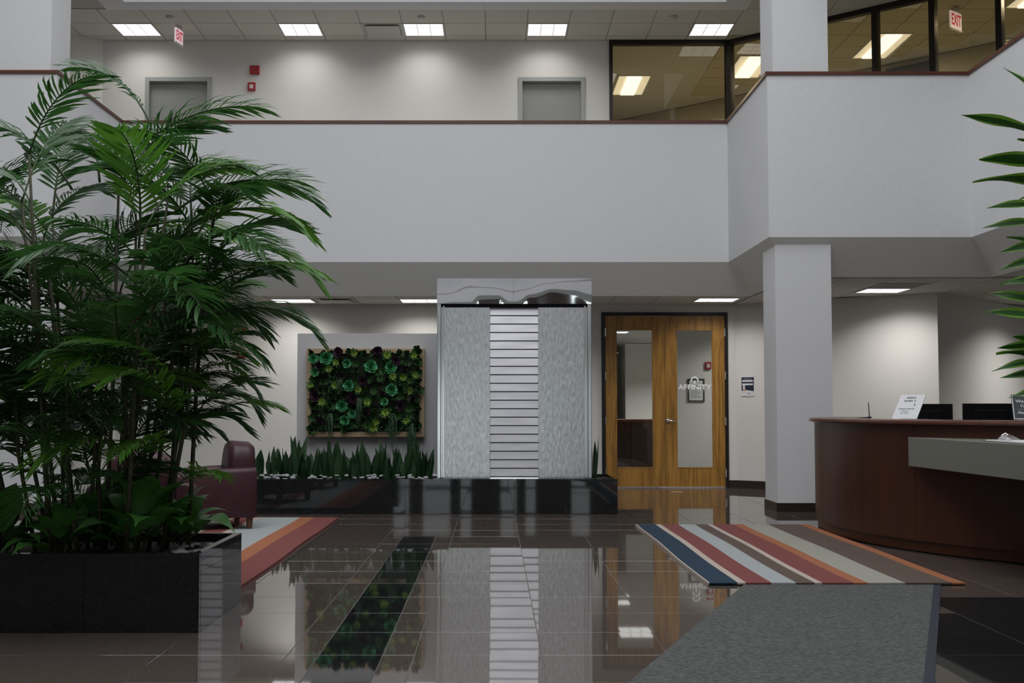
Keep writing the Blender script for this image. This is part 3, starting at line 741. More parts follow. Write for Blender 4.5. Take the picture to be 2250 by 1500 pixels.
# succulent meshes facing -Y, unit radius
def rosette(kind, seed, mats):
    rr = random.Random(seed); mb = MB()
    def petal(az, tilt, L, w, m, cup=0.25, tip=0.0):
        d = Vector((math.cos(az)*math.cos(tilt), -math.sin(tilt), math.sin(az)*math.cos(tilt)))
        sd = Vector((-math.sin(az), 0, math.cos(az))); nn = d.cross(sd)
        if nn.y > 0: nn = -nn
        rows = []
        for t, ww, u in ((0.0, 0.45, 0), (0.45, 1.0, -0.06), (0.8, 0.85, 0.02), (1.0, 0.12 + tip, 0.12)):
            c = d*(L*t) + nn*(cup*L*u*2)
            rows.append([c - sd*w*ww + nn*cup*w*0.6, c, c + sd*w*ww + nn*cup*w*0.6])
        mb.strip(rows, m)
    if kind == 'cabbage':
        for ring, (n, tl, L, w) in enumerate(((9, 0.25, 1.0, 0.36), (8, 0.6, 0.82, 0.32), (6, 0.95, 0.6, 0.26), (4, 1.25, 0.4, 0.2))):
            for i in range(n): petal(2*PI*(i+0.5*ring)/n + rr.uniform(-.1, .1), tl+rr.uniform(-.08, .08), L*rr.uniform(.9, 1.08), w, 1 if ring == 0 and i % 2 else 0, 0.4, 0.35)
    elif kind == 'star':
        for ring, (n, tl, L, w) in enumerate(((10, 0.15, 1.0, 0.15), (8, 0.55, 0.8, 0.14), (6, 1.0, 0.55, 0.11))):
            for i in range(n): petal(2*PI*(i+0.5*ring)/n + rr.uniform(-.12, .12), tl, L*rr.uniform(.85, 1.1), w, 0 if ring else 1, 0.3)
    else:
        for i in range(34):
            az = rr.uniform(0, 2*PI); tl = rr.uniform(0.1, 1.4)
            petal(az, tl, rr.uniform(0.55, 1.1), rr.uniform(0.14, 0.28), rr.choice((0, 0, 1)), 0.3, rr.uniform(0, .3))
    return mb.mesh('succulent_' + kind, mats, smooth=False)
ros = dict(
    cab=[rosette('cabbage', s, [M['s_cab'], M['s_mint']]) for s in (1, 2)],
    star=[rosette('star', s, [M['s_star'], M['s_mid']]) for s in (3, 4)],
    purple=[rosette('cabbage', 5, [M['s_purple'], M['s_purple']]), rosette('bush', 6, [M['s_purple'], M['s_dark']])],
    dark=[rosette('bush', 7, [M['s_dark'], M['s_mid']]), rosette('bush', 8, [M['s_dark'], M['s_dark']]), rosette('star', 9, [M['s_mid'], M['s_dark']])],
    mint=[rosette('cabbage', 10, [M['s_cab'], M['s_mint']])])
def crop(cx, cy):
    px, py = 640 + cx*0.22663, 720 + cy*0.22663
    return LX0 + (px-673)/(932-673)*(LX1-LX0), LZ1 - (py-765)/(960-765)*(LZ1-LZ0)
def plant(cx, cy, kind, r, dy=0.0):
    x, z = crop(cx, cy)
    inst(random.choice(ros[kind]), 'succulent', lw, Vector((x, ly-0.03-dy, z)) - lw.location, (random.uniform(-.15, .35), random.uniform(0, 2*PI), random.uniform(-.3, .3)), r)
taken = []
spec = [('cab', 0.085, 0.035, [(770,380),(960,385),(570,560),(970,600),(500,755),(340,290)]), ('cab', 0.062, 0.03, [(545,345),(240,430),(910,720),(530,895),(600,835),(215,300)]),
        ('star', 0.068, 0.035, [(740,725),(985,470),(1085,475),(1210,460),(1150,610),(825,910),(1120,905),(440,335),(610,245),(930,265),(370,395),(430,560),(650,605),(915,820),(800,970),(1190,270),(310,720)]),
        ('purple', 0.07, 0.03, [(460,240),(840,230),(270,370),(1100,390),(880,640),(240,660),(740,800),(1060,760),(1180,690),(290,880),(480,460),(700,520),(1010,320),(600,690)])]
for kind, r, dy, pts in spec:
    for p in pts: plant(*p, kind, r*random.uniform(.9, 1.15), dy); taken.append(p)
for gy in range(9):
    for gx in range(13):
        p = (215 + gx*84 + random.uniform(-22, 22), 245 + gy*88 + random.uniform(-22, 22))
        plant(*p, 'dark', random.uniform(.055, .085), 0.0)
plant(200, 985, 'dark', .09, .02); plant(740, 950, 'dark', .08, .01); plant(520, 985, 'dark', .07, 0); plant(190, 560, 'star', .06, 0)
def trail(seed, L, w):
    rr = random.Random(seed); mb = MB()
    for i in range(26):
        x = rr.gauss(0, w*0.35); y = rr.uniform(-0.03, 0.03); l = L*rr.uniform(0.55, 1.0)*(1-abs(x)/w*0.35)
        pts = [(x*0.5, y, 0), (x, y-0.02, -l*0.4), (x*0.9+rr.uniform(-.01, .01), y-0.015, -l)]
        mb.tube(pts, 0.004, 3, 0, False)
        for j in range(int(l/0.02)):
            t = (j+rr.random())*0.02/l; c = Vector(pts[1]).lerp(Vector(pts[2]), max(0, (t-.4)/.6)) if t > .4 else Vector(pts[0]).lerp(Vector(pts[1]), t/.4)
            a = rr.uniform(0, 2*PI); d = Vector((math.cos(a), math.sin(a), -0.6))*0.016; s2 = Vector((-math.sin(a), math.cos(a), 0))*0.006
            mb.poly([c+s2, c+d, c-s2])
    return mb.mesh('trailing_succulent', [M['s_trail']])
for i, (cx, cy, l, w) in enumerate(((385, 830, 0.36, .06), (655, 680, 0.36, .045), (980, 830, 0.42, .055), (1170, 930, 0.42, .06), (470, 480, 0.22, .04))):
    x, z = crop(cx, cy)
    inst(trail(20+i, l, w), 'trailing_succulent', lw, Vector((x, ly-0.07, z)) - lw.location)

# snake plants in the plinth
def blade(seed, L, w):
    rr = random.Random(seed); mb = MB(); rows = []
    bx, by = rr.uniform(-.12, .12), rr.uniform(-.05, .08); tw = rr.uniform(-.6, .6)
    for i in range(7):
        t = i/6; ww = w*(0.55+0.45*math.sin(min(1, t*1.7)*PI/2))*(1 if t < .55 else max(0.03, 1-((t-.55)/.45)**1.6))
        c = Vector((bx*t*t*L, by*t*t*L, L*t)); a = tw*t; sd = Vector((math.cos(a), math.sin(a), 0)); n = Vector((-math.sin(a), math.cos(a), 0))
        rows.append([c-sd*ww+n*0.3*ww, c, c+sd*ww+n*0.3*ww])
    mb.strip(rows); return mb.mesh('blade', [M['snake']], smooth=True)
blades = [blade(s, 1.0, 0.085) for s in range(40, 48)]
sp_x = [-2.72, -2.56, -2.40, -2.26, -2.12, -1.97, -1.83, -1.69, -1.55, -1.41, -1.27, -1.13, -1.00, -0.88, -0.79]
tall = {3: 0.52, 6: 0.50, 10: 0.47, 13: 0.50, 8: 0.44}
where = ['behind the armchair back', 'just right of the armchair', 'second right of the armchair', 'with the tallest blade beside the grey panel edge', 'under the frame corner left', 'under the left trailing succulent', 'tall below the left trailing strand', 'right of the left trailing strand', 'below the middle strand', 'under the frame centre', 'centre right under the frame', 'left of the right trailing strand', 'below the third trailing strand', 'below the rightmost trailing strand', 'against the steel fountain']
for i, x in enumerate(sp_x):
    y = 14.42 + 0.10*((i*7) % 3 - 1)
    t = thing('snake_plant', 'dark green snake plant ' + where[i], 'snake plant', (x, y, PZ-0.03), 'snake plants in the black plinth')
    H = tall.get(i, 0.36)
    for b in range(11):
        a = random.uniform(0, 2*PI); r = random.uniform(0.01, 0.07); h = H*random.uniform(0.55, 1.08)
        inst(random.choice(blades), 'blade', t, (r*math.cos(a)*1.3, r*math.sin(a), 0), (random.uniform(-.16, .16), random.uniform(-.22, .22), random.uniform(0, 2*PI)), (0.44, 0.44, h))
t = thing('snake_plant', 'single snake plant blade showing right of the fountain', 'snake plant', (1.19, 14.75, PZ-0.03), 'snake plants in the black plinth')
for b in range(5): inst(blades[b], 'blade', t, (random.uniform(-.04, .04), random.uniform(-.04, .04), 0), (random.uniform(-.12, .12), random.uniform(-.15, .1), b), (0.3, 0.3, random.uniform(.3, .56)))
# pebbles
pm = []
for s in range(5):
    rr = random.Random(60+s); mb = MB(); rg = []
    for zz, rad in ((-.6, .5), (-.2, .95), (.2, .95), (.55, .6)):
        rg.append([(rad*math.cos(2*PI*k/7)*rr.uniform(.85, 1.15), rad*math.sin(2*PI*k/7)*rr.uniform(.85, 1.15), zz) for k in range(7)])
    mb.rings(rg, True, True); pm.append(mb.mesh('pebble', [M['pebble']], smooth=True))
def pebble(x, y, z, r, label, group):
    o = bpy.data.objects.new('pebble', random.choice(pm)); C.objects.link(o)
    o.location = (x, y, z); o.rotation_euler = (random.uniform(-.2, .2), random.uniform(-.2, .2), random.uniform(0, 6)); o.scale = (r, r*random.uniform(.7, 1), r*random.uniform(.5, .7))
    return tag(o, label, 'pebble', group)
for i in range(84):
    c = random.choice((-2.62, -2.46, -2.35, -2.05, -1.92, -1.75, -1.45, -1.35, -1.05, -0.95, -0.75)); r = random.uniform(.022, .042); lay = i % 3
    pebble(c + random.gauss(0, .06), 14.05 + lay*0.045 + random.random()*0.06, PZ-0.031+r*0.45+lay*0.022, r, 'pale grey pebble at the front of the snake plant bed', 'pebbles in the snake plant bed')
# ------------------------------------------------------------------ rugs and mat
def rug(name, label, x0, x1, y0, y1, stripes, z0=0.0085, th=0.011):
    mb = MB(); keys = []
    xs = [s[0] for s in stripes] + [x1]
    N = 14
    for i, (xa, kname) in enumerate(stripes):
        if kname not in keys: keys.append(kname)
        m = keys.index(kname); xb = xs[i+1]
        for j in range(N):
            ya, yb = y0+(y1-y0)*j/N, y0+(y1-y0)*(j+1)/N
            w = lambda x, y: x + 0.006*math.sin(y*2.3 + x)
            mb.poly([(w(xa, ya), ya, z0+th), (w(xb, ya), ya, z0+th), (w(xb, yb), yb, z0+th), (w(xa, yb), yb, z0+th)], m)
        mb.poly([(xa, y0, z0), (xb, y0, z0), (xb, y0, z0+th), (xa, y0, z0+th)], m); mb.poly([(xa, y1, z0), (xb, y1, z0), (xb, y1, z0+th), (xa, y1, z0+th)], m)
    wv = lambda x, y: x + 0.006*math.sin(y*2.3 + x)
    for xe, m in ((x0, 0), (x1, keys.index(stripes[-1][1]))):
        for j in range(N):
            ya, yb = y0+(y1-y0)*j/N, y0+(y1-y0)*(j+1)/N
            mb.poly([(wv(xe, ya), ya, z0-0.008), (wv(xe, yb), yb, z0-0.008), (wv(xe, yb), yb, z0+th), (wv(xe, ya), ya, z0+th)], m)
    o = mb.build(name, [M['rug_'+k] for k in keys], None, False)
    return tag(o, label, 'rug')
rug('striped_rug', 'multicoloured striped rug in front of the reception desk', 1.425, 3.15, 8.38, 12.55,
    [(1.425, 'cream'), (1.437, 'navyblue'), (1.625, 'cream'), (1.68, 'brick'), (1.85, 'pale'), (2.015, 'brown'), (2.14, 'cream'), (2.19, 'brick'), (2.40, 'orange'), (2.495, 'beige'), (2.745, 'brown'), (3.06, 'orange')])
rug('striped_rug', 'striped rug under the burgundy armchairs behind the granite planter', -3.42, -1.655, 7.86, 13.35,
    [(-3.42, 'orange'), (-3.30, 'brown'), (-3.0, 'beige'), (-2.75, 'brick'), (-2.54, 'cream'), (-2.48, 'pale'), (-2.06, 'orange'), (-1.91, 'brick')])
d = Vector((0.369, 1, 0)).normalized(); rgt = Vector((d.y, -d.x, 0)); c0 = Vector((1.868, 8.92, 0))
t = thing('floor_mat', 'plain grey floor mat with dark edge in front of the striped rug', 'mat', (1.6, 6.5, 0))
def mp(u, v): p = c0 + rgt*u - d*v; return (p.x, p.y)
MB().prism([mp(0, 0), mp(1.19, 0), mp(1.19, 4.6), mp(0, 4.6)], 0.0005, 0.0075).build('pile', M['matgrey'], t)
MB().prism([mp(1.19, 0), mp(1.235, 0), mp(1.235, 4.6), mp(1.19, 4.6)], 0.0005, 0.006).build('edge_binding', M['matedge'], t)

# ------------------------------------------------------------------ armchairs
def armchair(label):
    t = thing('armchair', label, 'armchair', (0, 0, 0), 'burgundy club armchairs')
    # faces -X; footprint x -0.40..0.40, y -0.39..0.39
    th = 0.13
    for s in (-1, 1):
        rings = []
        for k in range(9):
            u = k/8; x = -0.40 + 0.80*u; zt = 0.545 + 0.045*math.sin(u*PI/2)
            yo = 0.39*s; yi = (0.39-th)*s
            rings.append([(x, yo, 0.11), (x, yo*1.0, zt-0.05), (x, yo-0.015*s, zt-0.015), (x, yo-0.045*s, zt), (x, yi+0.045*s, zt), (x, yi+0.01*s, zt-0.02), (x, yi, zt-0.06), (x, yi, 0.11)])
        bevel(MB().rings(rings, True, True).build('arm', M['leather'], t, True), 0.012)
    # domed back
    rings = []
    N = 13
    for lay in range(7):
        q = lay/6
        xb = 0.17 + 0.23*q
        ring = []
        wdt = 0.262 if lay not in (0, 6) else 0.245
        hz = 0.845 - (0.03 if lay in (0, 6) else 0) - 0.02*q
        lean = 0.0
        for k in range(N):
            a = PI*k/(N-1); cy = math.cos(a); sz = math.sin(a)
            y = wdt*math.copysign(abs(cy)**0.62, cy); zz = 0.52 + (hz-0.52)*(sz**0.62)
            ring.append((xb - 0.03*(1-q)*(1-zz) + 0.05*(zz-0.5), y, zz))
        ring += [(xb, -wdt, 0.25), (xb, wdt, 0.25)]
        rings.append(ring)
    MB().rings(rings, True, True).build('backrest', M['leather'], t, True)
    bevel(MB().box((0.30, -0.258, 0.11), (0.40, 0.258, 0.56)).build('back_panel', M['leather'], t), 0.02)
    bevel(MB().box((-0.385, -0.258, 0.11), (0.295, 0.258, 0.30)).build('seat_base', M['leather'], t), 0.015)
    bevel(MB().box((-0.41, -0.255, 0.302), (0.20, 0.255, 0.44)).build('seat_cushion', M['leather'], t), 0.045, 4)
    for sx in (-0.34, 0.34):
        for sy in (-0.33, 0.33):
            MB().rings([[(sx+a*0.022, sy+b*0.022, 0.0) for a, b in ((-1,-1),(1,-1),(1,1),(-1,1))], [(sx+a*0.03, sy+b*0.03, 0.115) for a, b in ((-1,-1),(1,-1),(1,1),(-1,1))]], True, True).build('leg', M['legwood'], t)
    return t
c1 = armchair('burgundy leather club armchair in front of the black plinth')
c1.location = (-2.80, 12.28, 0.0205); c1.rotation_euler = (0, 0, R(22))
c2 = copy_tree(c1); c2['label'] = 'burgundy leather armchair half hidden behind the palm'
c2.location = (-2.72, 9.75, 0.0205); c2.rotation_euler = (0, 0, R(-80))

# ------------------------------------------------------------------ left planter with palm
gp = thing('granite_planter', 'black granite planter box in the lower left corner', 'planter', (-2.6, 7.2, 0))
GX0, GX1, GY0, GY1, GZ = -4.0, -1.556, 6.634, 7.738, 0.415
x = GX1
while x > GX0 + 0.05:
    xa = max(GX0, x-T)
    for y0, y1 in ((GY0, GY0+0.04), (GY1-0.04, GY1)): bevel(MB().box((xa+0.001, y0, 0.001), (x-0.001, y1, GZ)).build('granite_panel', M['blackgranite'], gp), 0.0015, 1)
    x -= T
for x0 in (GX1-0.04, GX0): MB().box((x0, GY0+0.041, 0.001), (x0+0.04, GY1-0.041, GZ)).build('granite_panel', M['blackgranite'], gp)
MB().box((GX0+0.041, GY0+0.041, 0.001), (GX1-0.041, GY1-0.041, GZ-0.05)).build('soil_bed', M['soil'], gp)

def frond(seed, L, droop, mats):
    rr = random.Random(seed); mb = MB()
    n = 16; pts = []; p = Vector((0, 0, 0)); e = 0.0
    for i in range(n+1):
        pts.append(p.copy()); t = i/n
        e = -droop*t**1.3
        p = p + Vector((math.cos(e), 0.04*math.sin(t*3+seed), math.sin(e)))*(L/n)
    mb.tube(pts, [0.008*(1-0.8*i/n)+0.0015 for i in range(n+1)], 4, 1)
    def at(t):
        f = t*n; i = min(int(f), n-1); return pts[i].lerp(pts[i+1], f-i), (pts[min(i+1, n)]-pts[i]).normalized()
    NL = 24
    for j in range(NL):
        t = 0.22 + 0.77*j/(NL-1); c, tg = at(t)
        prof = math.sin(min(1, (t-0.1)/0.35)*PI/2) * (1 - 0.45*max(0, (t-0.55)/0.45))
        ll = L*0.40*prof*rr.uniform(.8, 1.12); w = 0.0125*rr.uniform(.75, 1.15)
        for s in (-1, 1):
            a = R(62 - 34*t + rr.uniform(-6, 6)); up = rr.uniform(-.05, .22)
            dirv = (tg*math.cos(a) + Vector((0, s, 0))*math.sin(a) + Vector((0, 0, up))).normalized()
            sd = dirv.cross(Vector((0, 0, 1)));  sd.normalize()
            rows = []; q = c.copy(); dv = dirv.copy(); g = rr.uniform(.18, .42)
            for k, ww in ((0, 0.35), (1, 1.0), (2, 0.9), (3, 0.06)):
                up2 = sd.cross(dv)*0.35*ww*w
                rows.append([q - sd*w*ww + up2, q, q + sd*w*ww + up2])
                q = q + dv*(ll/3); dv = (dv + Vector((0, 0, -g))).normalized()
            mb.strip(rows, 0)
    return mb.mesh('frond', mats, smooth=True)
FR = [frond(100+s, 1.0, dr, [M['leaf'], M['stem']]) for s, dr in enumerate((0.9, 1.2, 1.5, 1.8, 1.3))]
FB_ = [frond(120+s, 1.0, dr, [M['leafbright'], M['stem']]) for s, dr in enumerate((1.1, 1.5))]
palm = thing('bamboo_palm', 'tall bushy palm with arching fronds in the granite planter', 'palm', (-2.25, 7.2, GZ-0.05))
PO = Vector(palm.location)
def add_frond(p, az, el, L, bright=False, roll=0):
    me = random.choice(FB_ if bright else FR)
    inst(me, 'frond', palm, Vector(p) - PO, Euler((roll, -el, az), 'XYZ'), L)
canes = []
for i in range(30):
    a = 2*PI*i/30*2.6; r = 0.06 + 0.38*((i*7) % 30)/30
    b = Vector((-2.25 + r*math.cos(a)*1.35, 7.2 + r*math.sin(a)*0.85, GZ-0.06))
    H = random.uniform(0.85, 2.25)
    top = b + Vector((math.cos(a)*0.30*random.uniform(.3, 1.2), math.sin(a)*0.16, H))
    mid = b.lerp(top, .5) + Vector((random.uniform(-.05, .05), random.uniform(-.05, .05), 0))
    pts = [b, b.lerp(mid, .5), mid, mid.lerp(top, .5), top]
    MB().tube(pts, [0.014, 0.013, 0.012, 0.010, 0.007], 6).build('cane', M['cane'], palm, True)
    canes.append((b, mid, top, a))
def cane_at(c, t): return c[0].lerp(c[1], t*2) if t < .5 else c[1].lerp(c[2], t*2-1)
for c in canes:
    n = random.choice((6, 7, 8))
    for k in range(n):
        t = 1.0 - 0.115*k*random.uniform(.8, 1.2)
        if t < 0.25: continue
        az = c[3] + random.uniform(-2.0, 2.0) if k else random.uniform(0, 6.28)
        p = cane_at(c, t)
        lf_ = random.uniform(.62, .88)
        if p.z < 1.5 and math.cos(az) > 0.2: lf_ *= 0.68
        add_frond(p, az, R(random.uniform(58, 80) if k == 0 else random.uniform(25, 60)), lf_, random.random() < (.35 if p.x > -2.0 else .08), random.uniform(-.4, .4))
# outline fronds, seen against the wall
for (px, py), az, el, L, br in [((-2.02, 2.84), 165, 64, .66, 0), ((-2.12, 2.68), 4, 42, .80, 0), ((-2.0, 2.40), 8, 45, .62, 0), ((-1.82, 2.30), 10, 40, .86, 0), ((-1.80, 2.16), -8, 36, .82, 1),
                               ((-1.78, 2.02), 12, 30, .80, 1), ((-1.72, 1.86), -12, 34, .74, 1), ((-1.70, 1.66), 8, 30, .74, 0), ((-1.76, 1.52), -15, 22, .54, 0), ((-1.76, 1.36), 10, 20, .44, 0),
                               ((-1.80, 1.20), -5, 15, .36, 0), ((-2.45, 2.45), 178, 58, .80, 0), ((-2.55, 2.2), 170, 48, .82, 0), ((-2.5, 1.9), 190, 40, .85, 0), ((-2.3, 2.5), 120, 60, .8, 0),
                               ((-2.0, 1.9), -60, 45, .75, 0), ((-2.2, 1.75), -100, 45, .8, 0), ((-1.9, 1.55), -50, 30, .7, 0), ((-2.45, 1.5), -120, 30, .75, 0), ((-2.1, 1.3), -75, 25, .7, 0), ((-2.0, 1.15), -50, 15, .5, 0)]:
    y = 7.2 + random.uniform(-.15, .15)
    add_frond((px, y, py), R(az), R(el), L, br, random.uniform(-.25, .25))
# broad leafy plants at the foot of the palm
def broad(seed):
    rr = random.Random(seed); mb = MB(); rows = []; q = Vector((0.32, 0, 0)); e = rr.uniform(.1, .5)
    pts = [(0, 0, 0), (0.16, 0, 0.015), (0.32, 0, 0)]
    mb.tube(pts, 0.012, 4, 1)
    for i in range(8):
        t = i/7; w = 0.19*math.sin(min(1, t*1.05+0.04)**0.75*PI)*(1.1-0.25*t) + 0.004
        rows.append([q + Vector((0, -w, 0.16*w)), q, q + Vector((0, w, 0.16*w))])
        q = q + Vector((math.cos(e), 0, math.sin(e)))*0.1; e -= rr.uniform(.18, .32)
    mb.strip(rows, 0); return mb.mesh('leaf', [M['lilyleaf'], M['stem']], smooth=True)
BL = [broad(s) for s in range(140, 145)]
for i, (x, y, s, lab) in enumerate(((-1.84, 7.28, 0.45, 'leafy green plant at the planter corner nearest the armchair'), (-1.98, 7.0, 0.46, 'leafy green plant at the front right of the granite planter'),
                                    (-2.30, 7.38, 0.48, 'leafy green plant behind the palm canes'), (-2.40, 6.95, 0.36, 'low leafy plant at the planter front below the palm'), (-2.75, 7.0, 0.42, 'leafy plant near the left picture edge in the planter'))):
    t = thing('leafy_plant', lab, 'plant', (x, y, GZ-0.05), 'broad leaved plants in the granite planter')
    for k in range(22):
        az = k*2.4 + random.uniform(-.3, .3); el = R(random.uniform(15, 80))
        inst(random.choice(BL), 'leaf', t, (0.02*math.cos(az), 0.02*math.sin(az), random.uniform(0, .10)), Euler((random.uniform(-.3, .3), -el, az), 'XYZ'), s*random.uniform(.65, 1.1))
for i in range(16):
    r = random.uniform(.02, .045)
    pebble(-1.72 + random.uniform(-.10, .09), 7.0 + random.uniform(-.12, .42), GZ-0.048+r*0.35, r, 'pale pebble in the corner of the granite planter', 'pebbles in the granite planter')

# ------------------------------------------------------------------ reception desk
DC = (6.55, 11.75); DR = 3.39
def arc_solid(r0, r1, z0, z1, a0, a1, n=24, rnd=0.0):
    rings = []
    for i in range(n+1):
        a = R(a0 + (a1-a0)*i/n); c, s = math.cos(a), math.sin(a)
        if rnd: prof = [(r0, z0), (r1-rnd, z0), (r1-rnd*.3, z0+rnd*.3), (r1, (z0+z1)/2), (r1-rnd*.3, z1-rnd*.3), (r1-rnd, z1), (r0, z1)]
        else: prof = [(r0, z0), (r1, z0), (r1, z1), (r0, z1)]
        rings.append([(DC[0]+r*c, DC[1]+r*s, z) for r, z in prof])
    return MB().rings(rings, True, True)
dk = thing('reception_desk', 'curved dark cherry reception desk with steel shelf', 'reception desk', (4.5, 11.0, 0))
A0, A1 = 146, 262
segs = [(146, 178), (178, 205.5), (205.5, 232), (232, 262)]
for a, b in segs:
    arc_solid(DR-0.03, DR+0.03, 0.10, 1.045, a+0.03, b-0.03, 16).build('front_panel', M['cherry'], dk, False)
    arc_solid(DR-0.06, DR+0.008, 0.012, 0.098, a+0.03, b-0.03, 16).build('toe_kick', M['cherry'], dk)
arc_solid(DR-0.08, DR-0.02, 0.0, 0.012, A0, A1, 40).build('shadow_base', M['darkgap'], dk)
arc_solid(DR-0.36, DR+0.085, 1.046, 1.086, A0-1.2, A1, 48, 0.02).build('counter_top', M['cherrytop'], dk)
arc_solid(DR-1.05, DR-0.035, 0.72, 0.75, A0+2, A1, 40).build('work_surface', M['cherrytop'], dk)
mb = MB(); c, s = math.cos(R(A0)), math.sin(R(A0))
arc_solid(DR-1.0, DR-0.03, 0.012, 0.72, A0, A0+0.9, 2).build('end_panel', M['cherry'], dk)
SP = [(3.405, 10.26), (3.492, 7.85), (4.7, 7.85), (4.7, 8.95), (4.0, 9.55)]
bevel(MB().prism(SP, 0.708, 0.944).build('steel_shelf', M['steelshelf'], dk), 0.003, 1)
# things on the desk
def lean_sign(name, label, cat, p, dirx, w, h, lean, mface, parts):
    t = thing(name, label, cat, p); t.rotation_euler = (0, 0, dirx)
    o = MB().rings([[(0, 0, 0), (w, 0, 0), (w, 0.006, 0), (0, 0.006, 0)], [(0, lean, h), (w, lean, h), (w, lean+0.006, h), (0, lean+0.006, h)]], True, True).build('sheet', M[mface]); o.parent = t
    f = MB().rings([[(0, 0.008, 0.0), (w, 0.008, 0.0), (w, 0.008+lean*1.1, 0.0), (0, 0.008+lean*1.1, 0.0)], [(0, 0.008, 0.004), (w, 0.008, 0.004), (w, 0.008+lean*1.1, 0.004), (0, 0.008+lean*1.1, 0.004)]], True, True).build('foot', M['acrylic']); f.parent = t
    return t
zt = 1.087
ls = lean_sign('desk_notice', 'white printed notice leaning back on the reception counter', 'sign', (3.60, 11.28, zt), R(-48), 0.245, 0.215, 0.17, 'paper', None)
def on_sign(t, lean, h, u0, u1, v0, v1, m, nm, e=0.0012):
    def P(u, v): return (u, lean*v/h - e, v)
    o = MB().poly([P(u0, v0), P(u1, v0), P(u1, v1), P(u0, v1)]).build(nm, M[m]); o.parent = t; return o
for v, words, hh in ((0.188, ((0.07, 0.135), (0.14, 0.16)), 0.014), (0.160, ((0.055, 0.085), (0.09, 0.14), (0.155, 0.168)), 0.013), (0.125, ((0.165, 0.178),), 0.022), (0.088, ((0.03, 0.10), (0.108, 0.155), (0.16, 0.185)), 0.008), (0.068, ((0.065, 0.13),), 0.006), (0.05, ((0.06, 0.09), (0.10, 0.14)), 0.006)):
    for a, b in words: on_sign(ls, 0.17, 0.215, a, b, v-hh/2, v+hh/2, 'inkgrey', 'print_line')
bs = lean_sign('desk_sign', 'black counter sign with white border at the right picture edge', 'sign', (4.16, 9.98, zt), R(-14), 0.30, 0.205, 0.12, 'signblack', None)
L_, H_ = 0.12, 0.205
for a in ((0.004, 0.296, 0.006, 0.013), (0.004, 0.296, 0.192, 0.199), (0.004, 0.011, 0.013, 0.192), (0.289, 0.296, 0.013, 0.192)): on_sign(bs, L_, H_, *a, 'signwhite', 'border_line')
on_sign(bs, L_, H_, 0.035, 0.265, 0.083, 0.0865, 'inkgrey', 'divider_line')
tl = math.atan2(L_, H_)
for body, u, v, sz, sh in (('We', 0.030, 0.150, 0.040, 0), ('Co', 0.062, 0.113, 0.034, 0), ('Pleas', 0.036, 0.058, 0.034, 0.25)):
    text('lettering', body, sz, (u, L_*v/H_-0.0015, v), (R(90)-tl, 0, 0), M['signwhite'], bs, align='LEFT', ext=0.0002, shear=sh)
def monitor(label, xc, y, w, z0, z1):
    t = thing('monitor', label, 'monitor', (xc, y, 0.75), 'monitors behind the reception counter')
    bevel(MB().box((xc-w/2, y, z0), (xc+w/2, y+0.02, z1)).build('back_shell', M['blackplastic'], t), 0.006)
    bevel(MB().box((xc-w*0.3, y-0.03, z0+0.06), (xc+w*0.3, y, z1-0.06)).build('rear_housing', M['blackplastic'], t), 0.01)
    MB().box((xc-w/2, y+0.02, z0), (xc+w/2, y+0.028, z1)).build('screen', M['black'], t)
    MB().box((xc-0.03, y-0.02, 0.76), (xc+0.03, y+0.01, z0+0.08)).build('stand', M['blackplastic'], t)
    MB().box((xc-0.12, y-0.09, 0.751), (xc+0.12, y+0.09, 0.762)).build('foot', M['blackplastic'], t)
monitor('black monitor back just right of the white notice', 4.17, 12.0, 0.50, 0.86, 1.222)
monitor('wide black monitor back beside the black counter sign', 4.78, 12.0, 0.52, 0.86, 1.226)
t = thing('desk_pen', 'thin black desk pen standing upright on the counter', 'pen', (3.60, 11.95, zt))
MB().tube([(3.60, 11.95, zt), (3.60, 11.95, zt+0.012)], 0.022, 10).build('pen_base', M['blackplastic'], t)
MB().tube([(3.60, 11.95, zt+0.012), (3.592, 11.95, zt+0.15)], [0.005, 0.0035], 6).build('pen_barrel', M['blackplastic'], t)
t = thing('clipboard', 'clipboard with paper lying on the steel shelf', 'clipboard', (3.62, 8.6, 0.944))
MB().prism([(3.52, 8.98), (3.50, 8.05), (3.74, 8.05), (3.78, 8.98)], 0.9445, 0.9485).build('board', M['legwood'], t)
MB().prism([(3.525, 8.95), (3.505, 8.08), (3.73, 8.08), (3.77, 8.95)], 0.949, 0.957).build('paper_sheets', M['paper'], t)
mb = MB(); mb.rings([[(3.56, y, 0.957), (3.66, y, 0.957), (3.64, y, z2), (3.58, y, z2)] for y, z2 in ((8.62, 0.964), (8.70, 0.982), (8.78, 0.995), (8.84, 0.978))], True, True)
cl = mb.build('clip', M['chrome'], t)
MB().tube([(3.58, 8.80, 0.990), (3.61, 8.80, 1.006), (3.64, 8.80, 0.990)], 0.005, 6).build('clip_loop', M['chrome'], t)

